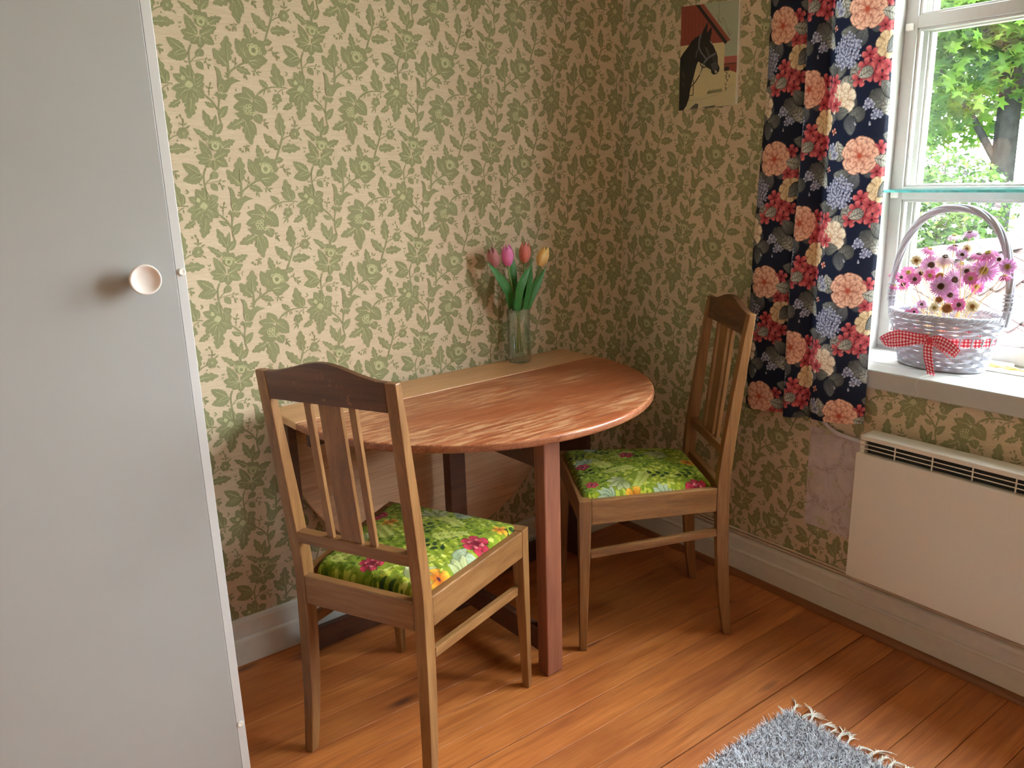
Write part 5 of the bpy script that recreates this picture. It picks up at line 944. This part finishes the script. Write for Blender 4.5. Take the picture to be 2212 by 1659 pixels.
for k in range(30):
    y = RY1 - .012 - k*.0245; b = MB(); r_ = random.Random(k); dirn = r_.uniform(-.5, .5); L_ = r_.uniform(.035, .062)
    for s in range(9):
        a0 = r_.uniform(-.004, .004); sp_ = r_.uniform(-.45, .45); l2 = L_*r_.uniform(.75, 1.1)
        b.tube(crom([(RX1 - .004, y + a0, .005), (RX1 + l2*.35, y + a0*.6 + dirn*l2*.25, .008 + r_.uniform(0, .006)), (RX1 + l2*.75, y + (dirn + sp_*.5)*l2*.7, .005 + r_.uniform(0, .006)), (RX1 + l2, y + (dirn + sp_)*l2, .002)], 3), [.0011]*7 + [.0009, .0007, .0005], 4)
    b.build('tassel', M_FRI, rg)

# ------------------------------------------------------------------ outside: tiled wing roof, blossom tree, maple, lawn
b = MB(); b.box((2.6, -30, -3.2), (60, 45, -3.0)); lw = b.build('lawn', plain('lawn_grass', (.035, .06, .015), .9, .3, 2)); tag(lw, kind='structure')
rf = empty('tiled_roof', (2.46, 3.0, .60)); tag(rf, 'sunlit pale red pantile roof of neighbouring wing outside the window', 'roof')
t = NT('sunlit_pink_clay'); n1 = t.noise(t.coord('Object', (1, 1, 1)), 14, 4, .6); sp1 = t.noise(t.coord('Object', (1, 1, 1)), 38, 2, .5)
oi = t.n.new('ShaderNodeObjectInfo'); c = t.ramp(n1, [(.3, (.034, .0245, .0225)), (.7, (.042, .0325, .031))]); c = t.mix(t.ramp(sp1, [(.62, (0,)*3), (.68, (.8,)*3)]), c, (.020, .0135, .0135)); t.base(c); t.set(Roughness=.9); t.b.inputs['Specular IOR Level'].default_value = 0; M_CLAY = t.m
slope = math.radians(29); cs_, sn_ = math.cos(slope), math.sin(slope); TW, TL = .27, .375
b = MB()
nxs = 13
def tz(x): return .024*math.sin(2*PI*x/TW + .9) + .006*math.sin(4*PI*x/TW)
top_ = [[(x, -l, tz(x) + .010 + l*.075) for x in np.linspace(0, TW - .002, nxs)] for l in (0, TL*1.10)]
bot_ = [[(x, y, z - .016) for x, y, z in row] for row in top_]
b.stack([top_[0] + bot_[0][::-1], top_[1] + bot_[1][::-1]])
tile_me = None
for r_ in range(7):
    for cI in range(30):
        if tile_me is None: o = b.build('roof_tile', M_CLAY, rf); tile_me = o.data
        else: o = bpy.data.objects.new('roof_tile', tile_me); COL.objects.link(o); o.parent = rf
        o.location = (cI*TW + random.uniform(-.004, .004), -.06 - r_*TL*cs_, -.035 - r_*TL*sn_ + random.uniform(-.003, .003)); o.rotation_euler = (slope + random.uniform(-.01, .01), random.uniform(-.012, .012), random.uniform(-.012, .012))
b = MB(); b.stack([[(x, .15 - .0, -.10), (x, 0, -.06), (x, -2.5, -.06 - 2.5*math.tan(slope)), (x, -2.5, -3.6), (x, .15, -3.6)] for x in (0, 8.6)]); b.build('gable_body', plain('roof_deck_clay', (.030, .022, .020), .9, .1, 8, 0, 0), rf)
b = MB()
b.stack([[(x, .115*math.cos(a), .115*math.sin(a)*.75 - .02) for a in np.linspace(-.15, PI + .15, 11)] + [(x, .095*math.cos(a), .095*math.sin(a)*.75 - .02) for a in np.linspace(PI + .15, -.15, 11)] for x in (0, .42)])
M_RIDGE = plain('pale_ridge_clay', (.046, .041, .040), .9, .08, 12, 0, 0); rme = None
for k in range(21):
    if rme is None: o = b.build('ridge_tile', M_RIDGE, rf, smooth=False); rme = o.data
    else: o = bpy.data.objects.new('ridge_tile', rme); COL.objects.link(o); o.parent = rf
    o.location = (k*.40, 0, .02 + (k % 2)*.006)
def leafmat(name, cols, tr_amt=.45):
    t = NT(name); a = t.n.new('ShaderNodeVertexColor'); a.layer_name = 'paint'; t.base(a.outputs[0]); t.set(Roughness=.8); t.b.inputs['Specular IOR Level'].default_value = 0; tr = t.n.new('ShaderNodeBsdfTranslucent'); t.l.new(a.outputs[0], tr.inputs[0])
    mx = t.n.new('ShaderNodeMixShader'); mx.inputs[0].default_value = tr_amt; out = t.n['Material Output']; t.l.new(t.b.outputs[0], mx.inputs[1]); t.l.new(tr.outputs[0], mx.inputs[2]); t.l.new(mx.outputs[0], out.inputs[0]); return t.m
def scatter(blobs, n, size, outline, pal, probs, tilt):
    # many flat leaves in ellipsoid clumps
    P = []; 
    wts = np.array([b[3]*b[4]*b[5] for b in blobs]); wts /= wts.sum(); ch = rng.choice(len(blobs), n, p=wts); B_ = np.array(blobs)[ch]
    d = rng.normal(size=(n, 3)); d /= np.linalg.norm(d, axis=1)[:, None]; r = rng.uniform(.35, 1, n)**.5
    C = B_[:, :3] + d*r[:, None]*B_[:, 3:6]
    nz = rng.normal(size=(n, 3))*tilt + np.array([-.25, -.2, 1]); nz /= np.linalg.norm(nz, axis=1)[:, None]; u = np.cross(nz, rng.normal(size=(n, 3))); u /= np.linalg.norm(u, axis=1)[:, None]; v = np.cross(nz, u)
    O = np.array(outline); s = size*rng.uniform(.65, 1.25, n); V = C[:, None] + (u[:, None]*O[None, :, :1] + v[:, None]*O[None, :, 1:2] + nz[:, None]*O[None, :, 2:3])*s[:, None, None]
    k = len(O); col = np.array(pal)[rng.choice(len(pal), n, p=probs)]*rng.uniform(.8, 1.2, n)[:, None]
    return V.reshape(-1, 3), np.repeat(col, k, 0), k, n
def lobed(n5=5):
    pts = [(0, 0, 0)]
    for k in range(11):
        a = -2.45 + k*4.9/10; r = (1.0 if k % 2 == 0 else .52)*(1 - .22*abs(a)/2.45); pts.append((r*math.cos(a), r*math.sin(a), -.12*r*abs(math.sin(a))))
    return pts
LO = lobed()
def tree(name, loc, label, trunk, branches, folds, bark):
    tr = empty(name, loc); tag(tr, label, 'tree'); L0 = Vector(loc)
    b = MB(); b.tube([Vector(p) - L0 for p in trunk[0]], trunk[1], 10); b.build('trunk', bark, tr, smooth=True)
    for pts, r in branches: b = MB(); b.tube([Vector(p) - L0 for p in crom(pts, 5)], list(np.linspace(r, r*.3, 5*(len(pts)-1) + 1)), 7); b.build('branch', bark, tr, smooth=True)
    for nm, V, F, c, m in folds: o = npmesh(nm, V - np.array(loc)[None], F, m, tr, c, smooth=False); tag(o, kind='stuff')
    return tr
M_LEAF = leafmat('maple_leaf', None); BARK = plain('grey_bark', (.022, .022, .021), .9, .25, 8, .01, 0)
GREEN = [(.050, .105, .018), (.066, .125, .018), (.085, .140, .022), (.036, .078, .018), (.074, .150, .024)]
MS = 1.42
mb = [(11.3, 5.0, 4.2, 2.7, 2.2, 1.7), (10.3, 5.9, 2.7, 2.0, 1.8, 1.3), (12.2, 3.6, 2.9, 1.9, 1.5, 1.5), (11.2, 5.3, 6.6, 2.9, 2.4, 1.9), (9.4, 4.3, 3.5, 1.3, 1.2, 1.0), (13.2, 6.8, 3.2, 2.2, 2.2, 1.8), (11.0, 3.2, 5.2, 1.8, 1.5, 1.5), (9.9, 6.9, 4.6, 1.8, 1.8, 1.6), (12.5, 2.2, 4.4, 1.7, 1.5, 1.6)]
mb = [(x*MS, y*MS, 1.31 + (z - 1.31)*MS, a*MS, b_*MS, c_*MS) for x, y, z, a, b_, c_ in mb]
V, c, k, n = scatter(mb, 36000, .17, LO, GREEN, [.28, .28, .16, .18, .10], .55)
F = (np.arange(n)*k)[:, None, None] + np.array([[0, i, i+1] for i in range(1, k-1)])[None]
q_ = lambda *p: (p[0]*MS, p[1]*MS, max(-3, 1.31 + (p[2] - 1.31)*MS))
tree('maple_tree', (11.4*MS, 4.75*MS, -3), 'tall bright green maple filling the upper window panes', ([q_(11.4, 4.75, -3), q_(11.45, 4.7, 0), q_(11.3, 4.65, 2.2), q_(11.35, 4.8, 4.2), q_(11.2, 5, 6.5)], [.26, .22, .18, .14, .06]),
     [([q_(*p) for p in pts], r*1.3) for pts, r in (([(11.4, 4.7, 1.2), (10.8, 5.2, 2.3), (9.9, 5.9, 3.2)], .06), ([(11.3, 4.65, 2.2), (11.7, 4, 3.0), (12.3, 3.3, 3.6)], .06), ([(11.35, 4.8, 3.6), (10.6, 4.4, 4.2), (9.4, 4.2, 4.4)], .05), ([(11.3, 4.7, 2.8), (10.5, 5.6, 3.2), (9.6, 6.6, 4.9)], .05), ([(11.35, 4.8, 4.4), (11.9, 3.8, 5.2), (12.6, 2.6, 5.0)], .05))],
     [('foliage', V, F.reshape(-1, 3), c, M_LEAF)], BARK)
ab = [(8.6, 4.6, .55, 1.6, .9, .75), (7.4, 4.4, .35, 1.1, .7, .65), (9.7, 4.9, .75, 1.5, 1.0, .75), (9.4, 5.6, 1.0, 1.5, 1.0, .7), (8.2, 5.4, .75, 1.3, .9, .75), (6.6, 4.9, .2, 1.0, .8, .7)]
V, c, k, n = scatter(ab, 26000, .04, [(-1, 0, 0), (0, -.5, .05), (1.1, 0, 0), (0, .5, .05)], [(.026, .046, .015), (.036, .062, .017), (.052, .082, .023), (.018, .031, .012)], [.3, .35, .2, .15], .8)
F1 = (np.arange(n)*k)[:, None] + np.array([[0, 1, 2, 3]])
star = [(0, 0, 0)] + [((1.0 if q % 2 == 0 else .6)*math.cos(q*PI/5), (1.0 if q % 2 == 0 else .6)*math.sin(q*PI/5), .2) for q in range(10)]
V2, c2, k2, n2 = scatter(ab, 2600, .045, star, [(.085, .078, .078), (.10, .095, .097), (.085, .060, .064)], [.4, .4, .2], .9)
F2 = (np.arange(n2)*k2)[:, None, None] + np.array([[0, q, q % 10 + 1] for q in range(1, 11)])[None]
tree('apple_tree', (8.8, 4.8, -3), 'pale blossoming apple tree beyond the red roof ridge', ([(8.8, 4.8, -3), (8.85, 4.85, -1.2), (8.8, 4.9, 0)], [.14, .11, .08]),
     [([(8.8, 4.9, -.2), (8.0, 4.8, .3), (7.1, 4.6, .6)], .045), ([(8.8, 4.9, 0), (9.6, 4.9, .5), (10.6, 4.8, .9)], .045), ([(8.8, 4.9, -.1), (9.0, 5.4, .6), (9.4, 5.8, 1.3)], .04), ([(8.8, 4.85, 0), (8.4, 5.1, .6), (8.1, 5.5, 1.1)], .04)],
     [('foliage', V, F1, c, M_LEAF), ('blossom', V2, F2.reshape(-1, 3), c2, leafmat('apple_blossom', None, .3))], BARK)
